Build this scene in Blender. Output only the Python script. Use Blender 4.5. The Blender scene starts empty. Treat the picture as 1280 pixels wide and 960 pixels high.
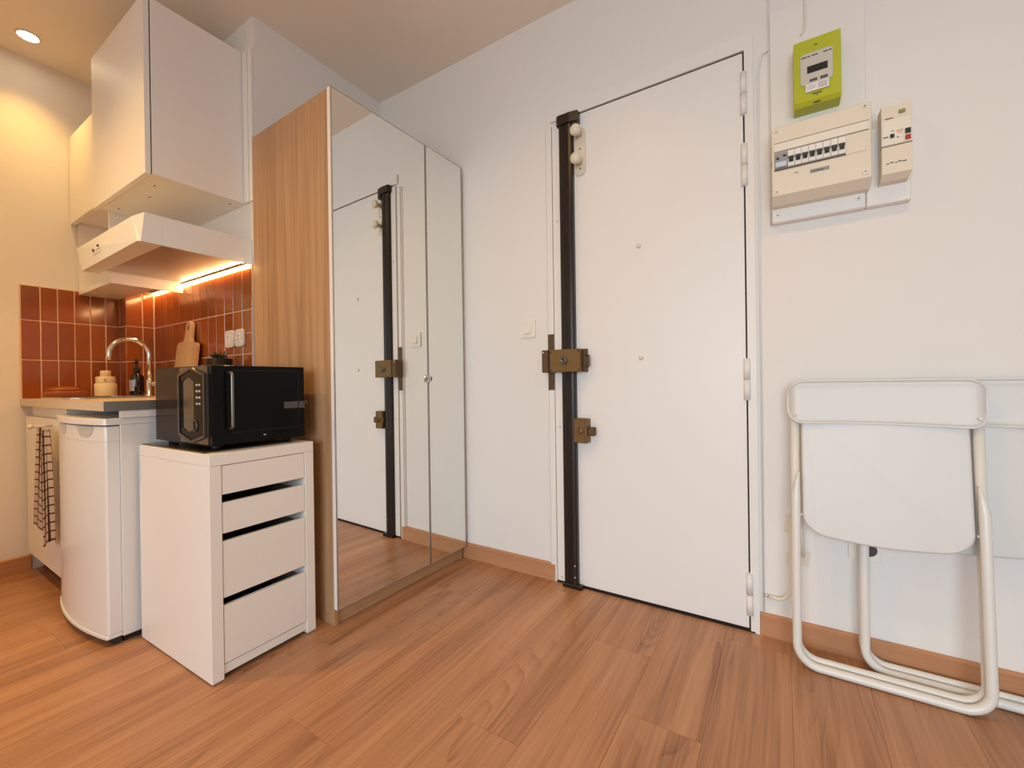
import bpy, bmesh, math, random
from mathutils import Vector, Matrix
random.seed(7)
scene = bpy.context.scene
COL = scene.collection
PI = math.pi

# ------------------------------------------------------------------ camera
YAW, PITCH, ROLL, FPX = -0.56420, -0.00219, -0.01398, 536.44
CAM = Vector((1.40317, -1.75170, 0.90))
fw = Vector((math.sin(YAW) * math.cos(PITCH), math.cos(YAW) * math.cos(PITCH), math.sin(PITCH)))
rt = Vector((math.cos(YAW), -math.sin(YAW), 0.0))
up = rt.cross(fw)
r2 = math.cos(ROLL) * rt + math.sin(ROLL) * up
u2 = -math.sin(ROLL) * rt + math.cos(ROLL) * up
cd = bpy.data.cameras.new('camera')
cd.sensor_width = 36.0
cd.lens = FPX / 1280.0 * 36.0
cd.clip_start = 0.02
cam = bpy.data.objects.new('camera', cd)
M = Matrix.Identity(4)
for i in range(3):
    M[i][0], M[i][1], M[i][2], M[i][3] = r2[i], u2[i], -fw[i], CAM[i]
cam.matrix_world = M
COL.objects.link(cam)
scene.camera = cam

# ------------------------------------------------------------------ world, window daylight, exposure
w = bpy.data.worlds.new('world')
scene.world = w
w.use_nodes = True
w.node_tree.nodes['Background'].inputs[0].default_value = (0.75, 0.86, 1.0, 1)
w.node_tree.nodes['Background'].inputs[1].default_value = 1.0
WIN = dict(x0=0.5, x1=3.0, z0=0.30, z1=2.05, y=-4.4)
ld = bpy.data.lights.new('window_daylight', 'AREA')
ld.shape = 'RECTANGLE'
ld.size, ld.size_y = WIN['x1'] - WIN['x0'] - 0.1, WIN['z1'] - WIN['z0'] - 0.1
ld.energy = 49.0
ld.color = (0.79, 0.96, 1.05)
ld.spread = math.radians(125)
lo = bpy.data.objects.new('window_daylight', ld)
lo.location = ((WIN['x0'] + WIN['x1']) / 2, WIN['y'] - 0.02, (WIN['z0'] + WIN['z1']) / 2)
lo.rotation_euler = (PI / 2 - math.radians(22), 0, 0)
COL.objects.link(lo)
SPOT_W = 26.0
WARM = (1.0, 0.58, 0.15)
LED_STRENGTH = 46.0

vs = scene.view_settings
vs.view_transform = 'Standard'
vs.look = 'None'
vs.gamma = 1.0
vs.use_curve_mapping = False
vs.exposure = 0.06
scene.cycles.use_denoising = True
scene.cycles.max_bounces = 10
scene.cycles.diffuse_bounces = 6
scene.cycles.sample_clamp_indirect = 6.0

# ------------------------------------------------------------------ materials
def srgb(r, g, b):
    f = lambda c: (c / 255) / 12.92 if c / 255 <= 0.04045 else ((c / 255 + 0.055) / 1.055) ** 2.4
    return (f(r), f(g), f(b), 1.0)

def mat(name, color, rough=0.5, metal=0.0, coat=0.0, noise=0.0, nscale=8.0, bump=0.0, bscale=60.0, spec=0.5, emit=None, estr=0.0, rand=0.0):
    m = bpy.data.materials.new(name)
    m.use_nodes = True
    nt = m.node_tree
    b = nt.nodes['Principled BSDF']
    b.inputs['Base Color'].default_value = color
    b.inputs['Roughness'].default_value = rough
    b.inputs['Metallic'].default_value = metal
    b.inputs['Coat Weight'].default_value = coat
    b.inputs['Coat Roughness'].default_value = 0.08
    b.inputs['Specular IOR Level'].default_value = spec
    tc = nt.nodes.new('ShaderNodeTexCoord')
    if noise or rand:
        n = nt.nodes.new('ShaderNodeTexNoise')
        n.inputs['Scale'].default_value = nscale
        n.inputs['Detail'].default_value = 4
        nt.links.new(tc.outputs['Object'], n.inputs['Vector'])
        mr = nt.nodes.new('ShaderNodeMapRange')
        mr.inputs['To Min'].default_value = 1 - noise
        mr.inputs['To Max'].default_value = 1 + noise
        nt.links.new(n.outputs['Fac'], mr.inputs['Value'])
        last = mr.outputs['Result']
        if rand:
            oi = nt.nodes.new('ShaderNodeObjectInfo')
            mr2 = nt.nodes.new('ShaderNodeMapRange')
            mr2.inputs['To Min'].default_value = 1 - rand
            mr2.inputs['To Max'].default_value = 1 + rand
            nt.links.new(oi.outputs['Random'], mr2.inputs['Value'])
            mu = nt.nodes.new('ShaderNodeMath'); mu.operation = 'MULTIPLY'
            nt.links.new(last, mu.inputs[0]); nt.links.new(mr2.outputs['Result'], mu.inputs[1])
            last = mu.outputs[0]
        vm = nt.nodes.new('ShaderNodeVectorMath'); vm.operation = 'SCALE'
        vm.inputs[0].default_value = color[:3]
        nt.links.new(last, vm.inputs['Scale'])
        nt.links.new(vm.outputs['Vector'], b.inputs['Base Color'])
    if bump:
        n2 = nt.nodes.new('ShaderNodeTexNoise')
        n2.inputs['Scale'].default_value = bscale
        n2.inputs['Detail'].default_value = 3
        nt.links.new(tc.outputs['Object'], n2.inputs['Vector'])
        bp = nt.nodes.new('ShaderNodeBump')
        bp.inputs['Strength'].default_value = bump
        bp.inputs['Distance'].default_value = 0.002
        nt.links.new(n2.outputs['Fac'], bp.inputs['Height'])
        nt.links.new(bp.outputs['Normal'], b.inputs['Normal'])
    if emit:
        b.inputs['Emission Color'].default_value = emit
        b.inputs['Emission Strength'].default_value = estr
    return m

def wood(name, c_dark, c_mid, c_light, sx, sy, sz, contour=40.0, cscale=(3, .5, 3), rough=0.42, rand=0.0, fine=0.35, band=0.0, coat=0.0, cw=0.5, offs=True, mask=False):
    """long-grained wood: streaks stretched along one axis, plus contour lines of a smooth stretched noise (cathedral figure)"""
    m = bpy.data.materials.new(name); m.use_nodes = True
    nt = m.node_tree; N = nt.nodes; L = nt.links
    b = N['Principled BSDF']
    tc = N.new('ShaderNodeTexCoord')
    oi = N.new('ShaderNodeObjectInfo')
    sc = N.new('ShaderNodeMath'); sc.operation = 'MULTIPLY'; sc.inputs[1].default_value = 37.0 if offs else 0.0
    L.new(oi.outputs['Random'], sc.inputs[0])
    add = N.new('ShaderNodeVectorMath'); add.operation = 'ADD'
    L.new(tc.outputs['Object'], add.inputs[0]); L.new(sc.outputs[0], add.inputs[1])
    def mapped(s):
        mp = N.new('ShaderNodeMapping'); mp.inputs['Scale'].default_value = s
        L.new(add.outputs[0], mp.inputs['Vector']); return mp.outputs[0]
    n1 = N.new('ShaderNodeTexNoise'); n1.inputs['Scale'].default_value = 1; n1.inputs['Detail'].default_value = 1.5; n1.inputs['Roughness'].default_value = 0.35
    L.new(mapped(cscale), n1.inputs['Vector'])
    mul = N.new('ShaderNodeMath'); mul.operation = 'MULTIPLY'; mul.inputs[1].default_value = contour
    L.new(n1.outputs['Fac'], mul.inputs[0])
    fr = N.new('ShaderNodeMath'); fr.operation = 'FRACT'; L.new(mul.outputs[0], fr.inputs[0])
    pw = N.new('ShaderNodeMath'); pw.operation = 'POWER'; pw.inputs[1].default_value = 3.0; L.new(fr.outputs[0], pw.inputs[0])
    n2 = N.new('ShaderNodeTexNoise'); n2.inputs['Scale'].default_value = 1; n2.inputs['Detail'].default_value = 3
    L.new(mapped((sx, sy, sz)), n2.inputs['Vector'])
    n3 = N.new('ShaderNodeTexNoise'); n3.inputs['Scale'].default_value = 1; n3.inputs['Detail'].default_value = 2
    L.new(mapped((sx * .12, sy * .25, sz * .12)), n3.inputs['Vector'])
    ring = pw.outputs[0]
    if mask:      # the cathedral figure comes and goes along a plank
        n4 = N.new('ShaderNodeTexNoise'); n4.inputs['Scale'].default_value = 1; n4.inputs['Detail'].default_value = 1
        L.new(mapped((9.0, 1.3, 9.0)), n4.inputs['Vector'])
        mk = N.new('ShaderNodeMapRange'); mk.inputs['From Min'].default_value = 0.48; mk.inputs['From Max'].default_value = 0.72
        L.new(n4.outputs['Fac'], mk.inputs['Value'])
        mm = N.new('ShaderNodeMath'); mm.operation = 'MULTIPLY'
        L.new(pw.outputs[0], mm.inputs[0]); L.new(mk.outputs['Result'], mm.inputs[1]); ring = mm.outputs[0]
    # factor = mid + fine streak - contour
    a = N.new('ShaderNodeMath'); a.operation = 'MULTIPLY_ADD'; a.inputs[1].default_value = fine * 2
    L.new(n2.outputs['Fac'], a.inputs[0]); a.inputs[2].default_value = 0.5 - fine
    a2 = N.new('ShaderNodeMath'); a2.operation = 'MULTIPLY_ADD'; a2.inputs[1].default_value = -cw * 0.5
    L.new(ring, a2.inputs[0]); L.new(a.outputs[0], a2.inputs[2])
    a3 = N.new('ShaderNodeMath'); a3.operation = 'MULTIPLY_ADD'; a3.inputs[1].default_value = 1.0
    L.new(n3.outputs['Fac'], a3.inputs[0])
    a3b = N.new('ShaderNodeMath'); a3b.operation = 'SUBTRACT'; a3b.inputs[1].default_value = 0.45
    L.new(a2.outputs[0], a3b.inputs[0]); L.new(a3b.outputs[0], a3.inputs[2])
    cr = N.new('ShaderNodeValToRGB')
    e = cr.color_ramp.elements
    e[0].position = 0.1; e[0].color = c_dark
    e[1].position = 0.9; e[1].color = c_light
    k = e.new(0.5); k.color = c_mid
    L.new(a3.outputs[0], cr.inputs['Fac'])
    out = cr.outputs['Color']
    if rand:
        mr2 = N.new('ShaderNodeMapRange'); mr2.inputs['To Min'].default_value = 1 - rand; mr2.inputs['To Max'].default_value = 1 + rand
        L.new(oi.outputs['Random'], mr2.inputs['Value'])
        vm = N.new('ShaderNodeVectorMath'); vm.operation = 'SCALE'
        L.new(out, vm.inputs[0]); L.new(mr2.outputs['Result'], vm.inputs['Scale']); out = vm.outputs['Vector']
    L.new(out, b.inputs['Base Color'])
    b.inputs['Roughness'].default_value = rough
    b.inputs['Coat Weight'].default_value = coat
    bp = N.new('ShaderNodeBump'); bp.inputs['Strength'].default_value = 0.12; bp.inputs['Distance'].default_value = 0.001
    L.new(n2.outputs['Fac'], bp.inputs['Height']); L.new(bp.outputs['Normal'], b.inputs['Normal'])
    return m

MT = {}
MT['wall'] = mat('wall_paint', (0.80, 0.77, 0.745, 1), 0.75, noise=0.015, nscale=3, bump=0.06, bscale=140, spec=0.25)
MT['ceiling'] = mat('ceiling_paint', (0.85, 0.78, 0.69, 1), 0.85, noise=0.015, nscale=2, bump=0.05, bscale=120, spec=0.2)
MT['floor'] = wood('oak_laminate', srgb(128, 86, 58), srgb(170, 121, 86), srgb(192, 143, 106), 110, 3.2, 110, contour=26, cscale=(6.5, 0.8, 1), rough=0.36, rand=0.015, fine=0.42, cw=0.75, mask=True)
MT['skirting'] = wood('skirting_oak', srgb(160, 110, 76), srgb(182, 129, 92), srgb(196, 145, 106), 2.5, 2.5, 90, contour=6, cscale=(.4, .4, 8), rough=0.4, fine=0.3, cw=0.25)
MT['gap'] = mat('shadow_gap', srgb(40, 26, 20), 0.8)
MT['underlay'] = mat('underlay', srgb(70, 45, 30), 0.9)
MT['oak'] = wood('pale_oak_veneer', srgb(146, 108, 74), srgb(176, 136, 99), srgb(197, 160, 122), 55, 55, 1.6, contour=9, cscale=(6, 6, .35), rough=0.5, fine=0.42, cw=0.25)
MT['oak_h'] = wood('pale_oak_veneer_plinth', srgb(146, 108, 74), srgb(176, 136, 99), srgb(197, 160, 122), 55, 1.6, 55, contour=6, cscale=(6, .35, 6), rough=0.5, fine=0.42, cw=0.2)
MT['white'] = mat('white_melamine', (0.83, 0.79, 0.75, 1), 0.38, noise=0.01, nscale=4)
MT['white_gloss'] = mat('white_lacquer', (0.82, 0.79, 0.75, 1), 0.5, noise=0.01, nscale=4)
MT['hood'] = mat('hood_enamel', (0.80, 0.80, 0.79, 1), 0.3, noise=0.01)
MT['hood_under'] = mat('hood_filter_panel', (0.50, 0.46, 0.42, 1), 0.3, metal=0.6, noise=0.03)
MT['fridge'] = mat('fridge_enamel', (0.78, 0.77, 0.76, 1), 0.25, coat=0.3, noise=0.01)
MT['fridge_handle'] = mat('fridge_grip_grey', (0.50, 0.50, 0.50, 1), 0.35)
MT['door'] = mat('door_paint', (0.80, 0.785, 0.78, 1), 0.42, noise=0.012, nscale=2, bump=0.05, bscale=40)
MT['jamb'] = mat('jamb_paint', (0.80, 0.78, 0.76, 1), 0.45, noise=0.03, nscale=14)
MT['black_paint'] = mat('worn_black_paint', srgb(38, 30, 27), 0.33, metal=0.2, noise=0.35, nscale=25)
MT['brass'] = mat('aged_brass', srgb(124, 97, 60), 0.42, metal=0.55, noise=0.12, nscale=30)
MT['brass_dark'] = mat('tarnished_brass', srgb(98, 77, 54), 0.5, metal=0.5, noise=0.25, nscale=60)
MT['chrome'] = mat('chrome', (0.80, 0.78, 0.76, 1), 0.14, metal=1.0, noise=0.03)
MT['alu'] = mat('brushed_aluminium', (0.52, 0.50, 0.48, 1), 0.32, metal=0.9, noise=0.04, nscale=40)
MT['mirror'] = mat('mirror_glass', (0.87, 0.88, 0.85, 1), 0.0, metal=1.0, noise=0.003)
MT['cream'] = mat('cream_plastic', srgb(226, 216, 198), 0.42, noise=0.02)
MT['cream2'] = mat('ivory_plastic', srgb(232, 226, 212), 0.4, noise=0.015)
MT['white_plastic'] = mat('white_plastic', (0.82, 0.80, 0.77, 1), 0.4, noise=0.01)
MT['switch'] = mat('switch_plastic', (0.82, 0.78, 0.70, 1), 0.35, noise=0.01)
MT['green'] = mat('lime_plastic', srgb(176, 182, 34), 0.38, noise=0.03)
MT['grey_face'] = mat('grey_faceplate', srgb(196, 192, 186), 0.4, noise=0.02)
MT['lcd'] = mat('lcd_window', srgb(34, 38, 32), 0.15, noise=0.05)
MT['dark_print'] = mat('dark_print', srgb(60, 56, 54), 0.6)
MT['red_print'] = mat('red_button', srgb(178, 40, 34), 0.4)
MT['pink_print'] = mat('red_ink', srgb(206, 120, 100), 0.6)
MT['black_print'] = mat('black_switch', srgb(26, 25, 26), 0.4)
MT['grey_sw'] = mat('grey_breaker', srgb(150, 148, 148), 0.4)
MT['blue_label'] = mat('pale_blue_tab', srgb(196, 210, 226), 0.4)
MT['paper'] = mat('paper_label', srgb(226, 224, 226), 0.6, noise=0.03, nscale=40)
MT['green_btn'] = mat('olive_button', srgb(150, 150, 70), 0.3)
MT['mw_black'] = mat('black_plastic', srgb(22, 20, 20), 0.35, noise=0.05, spec=0.25)
MT['mw_glass'] = mat('black_door_glass', srgb(15, 14, 14), 0.14, noise=0.02, spec=0.1)
MT['mw_frame'] = mat('graphite_metal', srgb(92, 88, 86), 0.28, metal=0.8, noise=0.05)
MT['mw_bar'] = mat('satin_steel', srgb(122, 118, 114), 0.3, metal=0.8, noise=0.03)
MT['mw_panel'] = mat('bronze_glass', srgb(92, 79, 67), 0.16, metal=0.3, noise=0.05, nscale=6)
MT['print_light'] = mat('light_print', srgb(196, 194, 192), 0.5)
MT['mat_black'] = mat('dark_tray', srgb(58, 50, 44), 0.2, noise=0.08)
MT['grey_tape'] = mat('grey_strap', srgb(74, 71, 68), 0.4)
MT['counter'] = mat('beige_laminate', srgb(206, 188, 166), 0.33, noise=0.05, nscale=60)
MT['counter_edge'] = mat('grey_metal_edge', srgb(140, 138, 134), 0.35, metal=0.5, noise=0.03)
MT['steel'] = mat('sink_steel', (0.62, 0.60, 0.57, 1), 0.25, metal=1.0, noise=0.03)
MT['kick'] = mat('dark_kick_board', srgb(98, 62, 40), 0.55, noise=0.1)
MT['tile'] = mat('rust_glazed_tile', srgb(148, 76, 29), 0.14, coat=0.3, noise=0.16, nscale=14, rand=0.16, bump=0.10, bscale=26)
MT['grout'] = mat('pale_grout', srgb(228, 196, 168), 0.85, noise=0.04, nscale=50)
MT['board'] = wood('beech_board', srgb(186, 138, 86), srgb(212, 166, 112), srgb(226, 184, 132), 70, 70, 3, contour=6, cscale=(10, 10, .7), rough=0.5, fine=0.35, cw=0.25)
MT['pot'] = mat('black_pot', srgb(20, 19, 19), 0.5, noise=0.1, spec=0.2)
MT['leaf'] = mat('dark_leaf', srgb(34, 42, 26), 0.5, noise=0.25, nscale=40)
MT['ceramic'] = mat('cream_ceramic', srgb(232, 210, 172), 0.5, noise=0.02)
MT['ceramic_seam'] = mat('tan_mark', srgb(190, 160, 118), 0.6)
MT['terracotta'] = mat('rust_ceramic', srgb(148, 74, 28), 0.4, noise=0.06)
MT['amber'] = mat('dark_amber_bottle', srgb(26, 13, 10), 0.1, coat=0.5, noise=0.1)
MT['rubber'] = mat('black_rubber', srgb(30, 29, 29), 0.6)
MT['chair'] = mat('chair_enamel', (0.75, 0.735, 0.70, 1), 0.3, noise=0.012, coat=0.1)
MT['chair_panel'] = mat('chair_panel_enamel', (0.66, 0.65, 0.635, 1), 0.38, noise=0.012)
MT['foot'] = mat('grey_rubber_foot', srgb(96, 90, 86), 0.6)
MT['cable'] = mat('ivory_cable', srgb(228, 220, 206), 0.45)
MT['tape'] = mat('masking_tape', srgb(224, 214, 200), 0.5, noise=0.05, nscale=60)
MT['inside'] = mat('drawer_inside', srgb(120, 112, 106), 0.6)
MT['lamp_trim'] = mat('lamp_trim', (0.75, 0.72, 0.68, 1), 0.35)
MT['lamp_lens'] = mat('lamp_lens', (1, 1, 1, 1), 0.4, emit=(1.0, 0.86, 0.62, 1), estr=30.0)
MT['led'] = mat('led_diffuser', (1, 1, 1, 1), 0.5, emit=(1.0, 0.56, 0.22, 1), estr=LED_STRENGTH)
MT['outlet_dark'] = mat('socket_recess', srgb(70, 62, 56), 0.6)
MT['curtain_frame'] = mat('window_frame_paint', (0.8, 0.8, 0.78, 1), 0.4)

def smoked():
    m = bpy.data.materials.new('smoked_acrylic'); m.use_nodes = True
    nt = m.node_tree; N = nt.nodes; L = nt.links
    b = N['Principled BSDF']; b.inputs['Base Color'].default_value = srgb(64, 54, 46); b.inputs['Roughness'].default_value = 0.12
    tr = N.new('ShaderNodeBsdfTransparent'); tr.inputs['Color'].default_value = (0.62, 0.56, 0.50, 1)
    n = N.new('ShaderNodeTexNoise'); n.inputs['Scale'].default_value = 3
    mr = N.new('ShaderNodeMapRange'); mr.inputs['To Min'].default_value = 0.52; mr.inputs['To Max'].default_value = 0.62
    L.new(n.outputs['Fac'], mr.inputs['Value'])
    mx = N.new('ShaderNodeMixShader'); L.new(mr.outputs['Result'], mx.inputs[0])
    L.new(b.outputs[0], mx.inputs[1]); L.new(tr.outputs[0], mx.inputs[2])
    L.new(mx.outputs[0], N['Material Output'].inputs['Surface'])
    return m
MT['smoked'] = smoked()

def checked_cloth():
    m = bpy.data.materials.new('checked_cotton'); m.use_nodes = True
    nt = m.node_tree; N = nt.nodes; L = nt.links
    b = N['Principled BSDF']; b.inputs['Roughness'].default_value = 0.9
    uv = N.new('ShaderNodeUVMap')
    sp = N.new('ShaderNodeSeparateXYZ'); L.new(uv.outputs[0], sp.inputs[0])
    res = []
    for ax, k in (('X', 6.0), ('Y', 13.0)):
        mu = N.new('ShaderNodeMath'); mu.operation = 'MULTIPLY'; mu.inputs[1].default_value = k; L.new(sp.outputs[ax], mu.inputs[0])
        fr = N.new('ShaderNodeMath'); fr.operation = 'FRACT'; L.new(mu.outputs[0], fr.inputs[0])
        lt = N.new('ShaderNodeMath'); lt.operation = 'LESS_THAN'; lt.inputs[1].default_value = 0.26 if ax == 'X' else 0.17; L.new(fr.outputs[0], lt.inputs[0])
        res.append(lt.outputs[0])
    mxx = N.new('ShaderNodeMath'); mxx.operation = 'MAXIMUM'; L.new(res[0], mxx.inputs[0]); L.new(res[1], mxx.inputs[1])
    mc = N.new('ShaderNodeMix'); mc.data_type = 'RGBA'
    mc.inputs[6].default_value = srgb(232, 214, 198); mc.inputs[7].default_value = srgb(84, 58, 50)
    L.new(mxx.outputs[0], mc.inputs[0]); L.new(mc.outputs[2], b.inputs['Base Color'])
    return m
MT['cloth'] = checked_cloth()

# ------------------------------------------------------------------ mesh helpers
def box(bm, x0, x1, y0, y1, z0, z1, bev=0.0, seg=1):
    if x0 > x1: x0, x1 = x1, x0
    if y0 > y1: y0, y1 = y1, y0
    if z0 > z1: z0, z1 = z1, z0
    v = [bm.verts.new((x, y, z)) for x in (x0, x1) for y in (y0, y1) for z in (z0, z1)]
    fs = []
    for q in ((0, 1, 3, 2), (4, 6, 7, 5), (0, 4, 5, 1), (2, 3, 7, 6), (0, 2, 6, 4), (1, 5, 7, 3)):
        fs.append(bm.faces.new([v[i] for i in q]))
    if bev > 0:
        es = list({e for f in fs for e in f.edges})
        bmesh.ops.bevel(bm, geom=es, offset=bev, segments=seg, affect='EDGES', profile=0.5)
    return bm

def B(*a, **k):
    return box(bmesh.new(), *a, **k)

def tube(bm, pts, r, n=14, caps=True, radii=None, closed=False):
    pts = [Vector(p) for p in pts]
    m = len(pts)
    T = []
    for i in range(m):
        a = pts[i - 1] if (i > 0 or closed) else pts[i]
        c = pts[(i + 1) % m] if (i < m - 1 or closed) else pts[i]
        T.append((c - a).normalized())
    ref = Vector((0, 0, 1)) if abs(T[0].z) < 0.9 else Vector((1, 0, 0))
    nrm = (ref - T[0] * ref.dot(T[0])).normalized()
    rings = []
    for i in range(m):
        nrm = (nrm - T[i] * nrm.dot(T[i])).normalized()
        bn = T[i].cross(nrm)
        rr = radii[i] if radii else r
        ra, rb = rr if isinstance(rr, tuple) else (rr, rr)
        rings.append([bm.verts.new(pts[i] + nrm * math.cos(2 * PI * k / n) * ra + bn * math.sin(2 * PI * k / n) * rb) for k in range(n)])
    for i in range(m if closed else m - 1):
        j = (i + 1) % m
        for k in range(n):
            f = bm.faces.new((rings[i][k], rings[i][(k + 1) % n], rings[j][(k + 1) % n], rings[j][k]))
            f.smooth = True
    if caps and not closed:
        bm.faces.new(list(reversed(rings[0]))); bm.faces.new(rings[-1])
    return bm

def arc_path(corners, rad, n=8):
    """polyline with every inner corner rounded"""
    P = [Vector(c) for c in corners]
    out = [P[0]]
    for i in range(1, len(P) - 1):
        a = (P[i - 1] - P[i]).normalized(); c = (P[i + 1] - P[i]).normalized()
        rr = rad
        p0 = P[i] + a * rr; p1 = P[i] + c * rr
        for k in range(n + 1):
            t = k / n
            out.append(p0 * (1 - t) ** 2 + P[i] * 2 * t * (1 - t) + p1 * t ** 2) if False else out.append(_arc(P[i], a, c, rr, t))
    out.append(P[-1])
    return out

def _arc(p, a, c, rr, t):
    ang = a.angle(c)
    d = rr
    R = d * math.tan(ang / 2)
    bis = (a + c).normalized()
    cen = p + bis * (d / math.cos(ang / 2))
    s = (p + a * d) - cen; e = (p + c * d) - cen
    th = s.angle(e)
    return cen + (s * math.sin((1 - t) * th) + e * math.sin(t * th)) / math.sin(th)

def lathe(bm, prof, cx, cy, n=28, axis='z', cz=0.0, caps=True):
    """prof: list of (r, h); axis z/x/y along which h runs from (cx,cy,cz)"""
    rings = []
    for r, h in prof:
        ring = []
        for k in range(n):
            a = 2 * PI * k / n
            u, v = r * math.cos(a), r * math.sin(a)
            p = {'z': (cx + u, cy + v, cz + h), 'y': (cx + u, cy + h, cz + v), 'x': (cx + h, cy + u, cz + v)}[axis]
            ring.append(bm.verts.new(p))
        rings.append(ring)
    for i in range(len(rings) - 1):
        for k in range(n):
            f = bm.faces.new((rings[i][k], rings[i][(k + 1) % n], rings[i + 1][(k + 1) % n], rings[i + 1][k]))
            f.smooth = True
    if caps:
        if prof[0][0] > 1e-6: bm.faces.new(list(reversed(rings[0])))
        if prof[-1][0] > 1e-6: bm.faces.new(rings[-1])
    bmesh.ops.recalc_face_normals(bm, faces=bm.faces)
    return bm

def prism(bm, poly, axis, a, b, bev=0.0, seg=2):
    """polygon in the plane normal to axis, extruded from a to b. axis x: (y,z); y: (x,z); z: (x,y)"""
    def P(u, v, h):
        return {'x': (h, u, v), 'y': (u, h, v), 'z': (u, v, h)}[axis]
    A = [bm.verts.new(P(u, v, a)) for u, v in poly]
    C = [bm.verts.new(P(u, v, b)) for u, v in poly]
    n = len(poly)
    fs = [bm.faces.new(A), bm.faces.new(list(reversed(C)))]
    for i in range(n):
        fs.append(bm.faces.new((A[i], C[i], C[(i + 1) % n], A[(i + 1) % n])))
    bmesh.ops.recalc_face_normals(bm, faces=fs)
    if bev:
        es = list({e for f in fs[:2] for e in f.edges})
        bmesh.ops.bevel(bm, geom=es, offset=bev, segments=seg, affect='EDGES', profile=0.5)
    return bm

def rrect(x0, x1, y0, y1, r, n=6):
    pts = []
    for cx, cy, a0 in ((x1 - r, y0 + r, -90), (x1 - r, y1 - r, 0), (x0 + r, y1 - r, 90), (x0 + r, y0 + r, 180)):
        for k in range(n + 1):
            a = math.radians(a0 + 90 * k / n)
            pts.append((cx + r * math.cos(a), cy + r * math.sin(a)))
    return pts

def hexa(bm, bottom, top):
    """eight-cornered block from two quads of points"""
    v = [bm.verts.new(p) for p in list(bottom) + list(top)]
    fs = [bm.faces.new([v[i] for i in q]) for q in ((3, 2, 1, 0), (4, 5, 6, 7), (0, 1, 5, 4), (1, 2, 6, 5), (2, 3, 7, 6), (3, 0, 4, 7))]
    bmesh.ops.recalc_face_normals(bm, faces=fs)
    return bm

ORIGIN = {}
def obj(name, bm, material, parent=None, label=None, at=None):
    """links a bmesh (given in world axes) as one object; children take their thing's frame"""
    o_ = None
    if parent is not None:
        o_ = ORIGIN.get(parent, Vector((0, 0, 0)))
    elif at is not None:
        o_ = Vector(at)
    if o_ is not None and o_.length > 0:
        bmesh.ops.translate(bm, verts=bm.verts, vec=-o_)
    me = bpy.data.meshes.new(name)
    bm.to_mesh(me); bm.free()
    for m in (material if isinstance(material, (list, tuple)) else [material]):
        me.materials.append(MT[m])
    o = bpy.data.objects.new(name, me)
    COL.objects.link(o)
    if parent is not None:
        o.parent = parent
        ORIGIN[o] = o_
    elif at is not None:
        o.location = at
        ORIGIN[o] = Vector(at)
    else:
        ORIGIN[o] = Vector((0, 0, 0))
    if label: o['label'] = label
    return o

def thing(name, label, cat, loc=(0, 0, 0), rotz=0.0, group=None, local=False):
    o = bpy.data.objects.new(name, None)
    o.empty_display_size = 0.05
    COL.objects.link(o)
    o.location = loc; o.rotation_euler = (0, 0, rotz)
    o['label'] = label; o['category'] = cat
    if group: o['group'] = group
    ORIGIN[o] = Vector((0, 0, 0)) if local else Vector(loc)
    return o

def tag(o, label, cat, group=None):
    o['label'] = label; o['category'] = cat
    if group: o['group'] = group
    return o

def struct(name, bm, m, parent=None):
    o = obj(name, bm, m, parent)
    if parent is None: o['kind'] = 'structure'
    return o

def copy_tree(o, parent=None):
    c = o.copy(); COL.objects.link(c)
    if parent is not None: c.parent = parent
    for ch in list(o.children): copy_tree(ch, c)
    return c

# ------------------------------------------------------------------ the room
XF, XB, XR, YR, HC = -1.80, -0.605, 3.4, -4.4, 2.575
YN = -0.725           # niche wall behind the kitchen
YT = -0.744           # face of its tiles
T = 0.10
struct('wall_right', B(XB - T, XR + T, 0.0, T, -0.02, HC + 0.02), 'wall')
struct('wall_back', B(XB - T, XB, YN, 0.0, -0.02, HC + 0.02), 'wall')
wall_niche = struct('wall_side', B(XF - T, XB - T, YN, YN + T, -0.02, HC + 0.02), 'wall')
wall_left = struct('wall_left', B(XF - T, XF, YR - T, YN, -0.02, HC + 0.02), 'wall')
struct('wall_daylight_block', B(XF, -0.35, YR, -2.45, -0.009, HC), 'wall')  # unseen block, added to keep window daylight off the kitchen's left wall
struct('wall_far', B(XR, XR + T, YR - T, 0.0, -0.02, HC + 0.02), 'wall')
bm = bmesh.new()
box(bm, XF, WIN['x0'], YR - T, YR, -0.02, HC + 0.02); box(bm, WIN['x1'], XR, YR - T, YR, -0.02, HC + 0.02)
box(bm, WIN['x0'], WIN['x1'], YR - T, YR, -0.02, WIN['z0']); box(bm, WIN['x0'], WIN['x1'], YR - T, YR, WIN['z1'], HC + 0.02)
struct('wall_front', bm, 'wall')
wn = bpy.data.objects.new('window_1', None); COL.objects.link(wn); wn['kind'] = 'structure'
bm = bmesh.new()
for x in (WIN['x0'] + .03, (WIN['x0'] + WIN['x1']) / 2, WIN['x1'] - .03): box(bm, x - .03, x + .03, YR - .05, YR + .0, WIN['z0'], WIN['z1'])
for z in (WIN['z0'] + .03, WIN['z1'] - .03): box(bm, WIN['x0'], WIN['x1'], YR - .05, YR + .0, z - .03, z + .03)
obj('window_frame', bm, 'curtain_frame', wn)
struct('ceiling', B(XF - T, XR + T, YR - T, T, HC, HC + 0.1), 'ceiling')
floor = struct('floor', B(XF - T, XR + T, YR - T, T, -0.08, -0.010), 'underlay')
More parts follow.
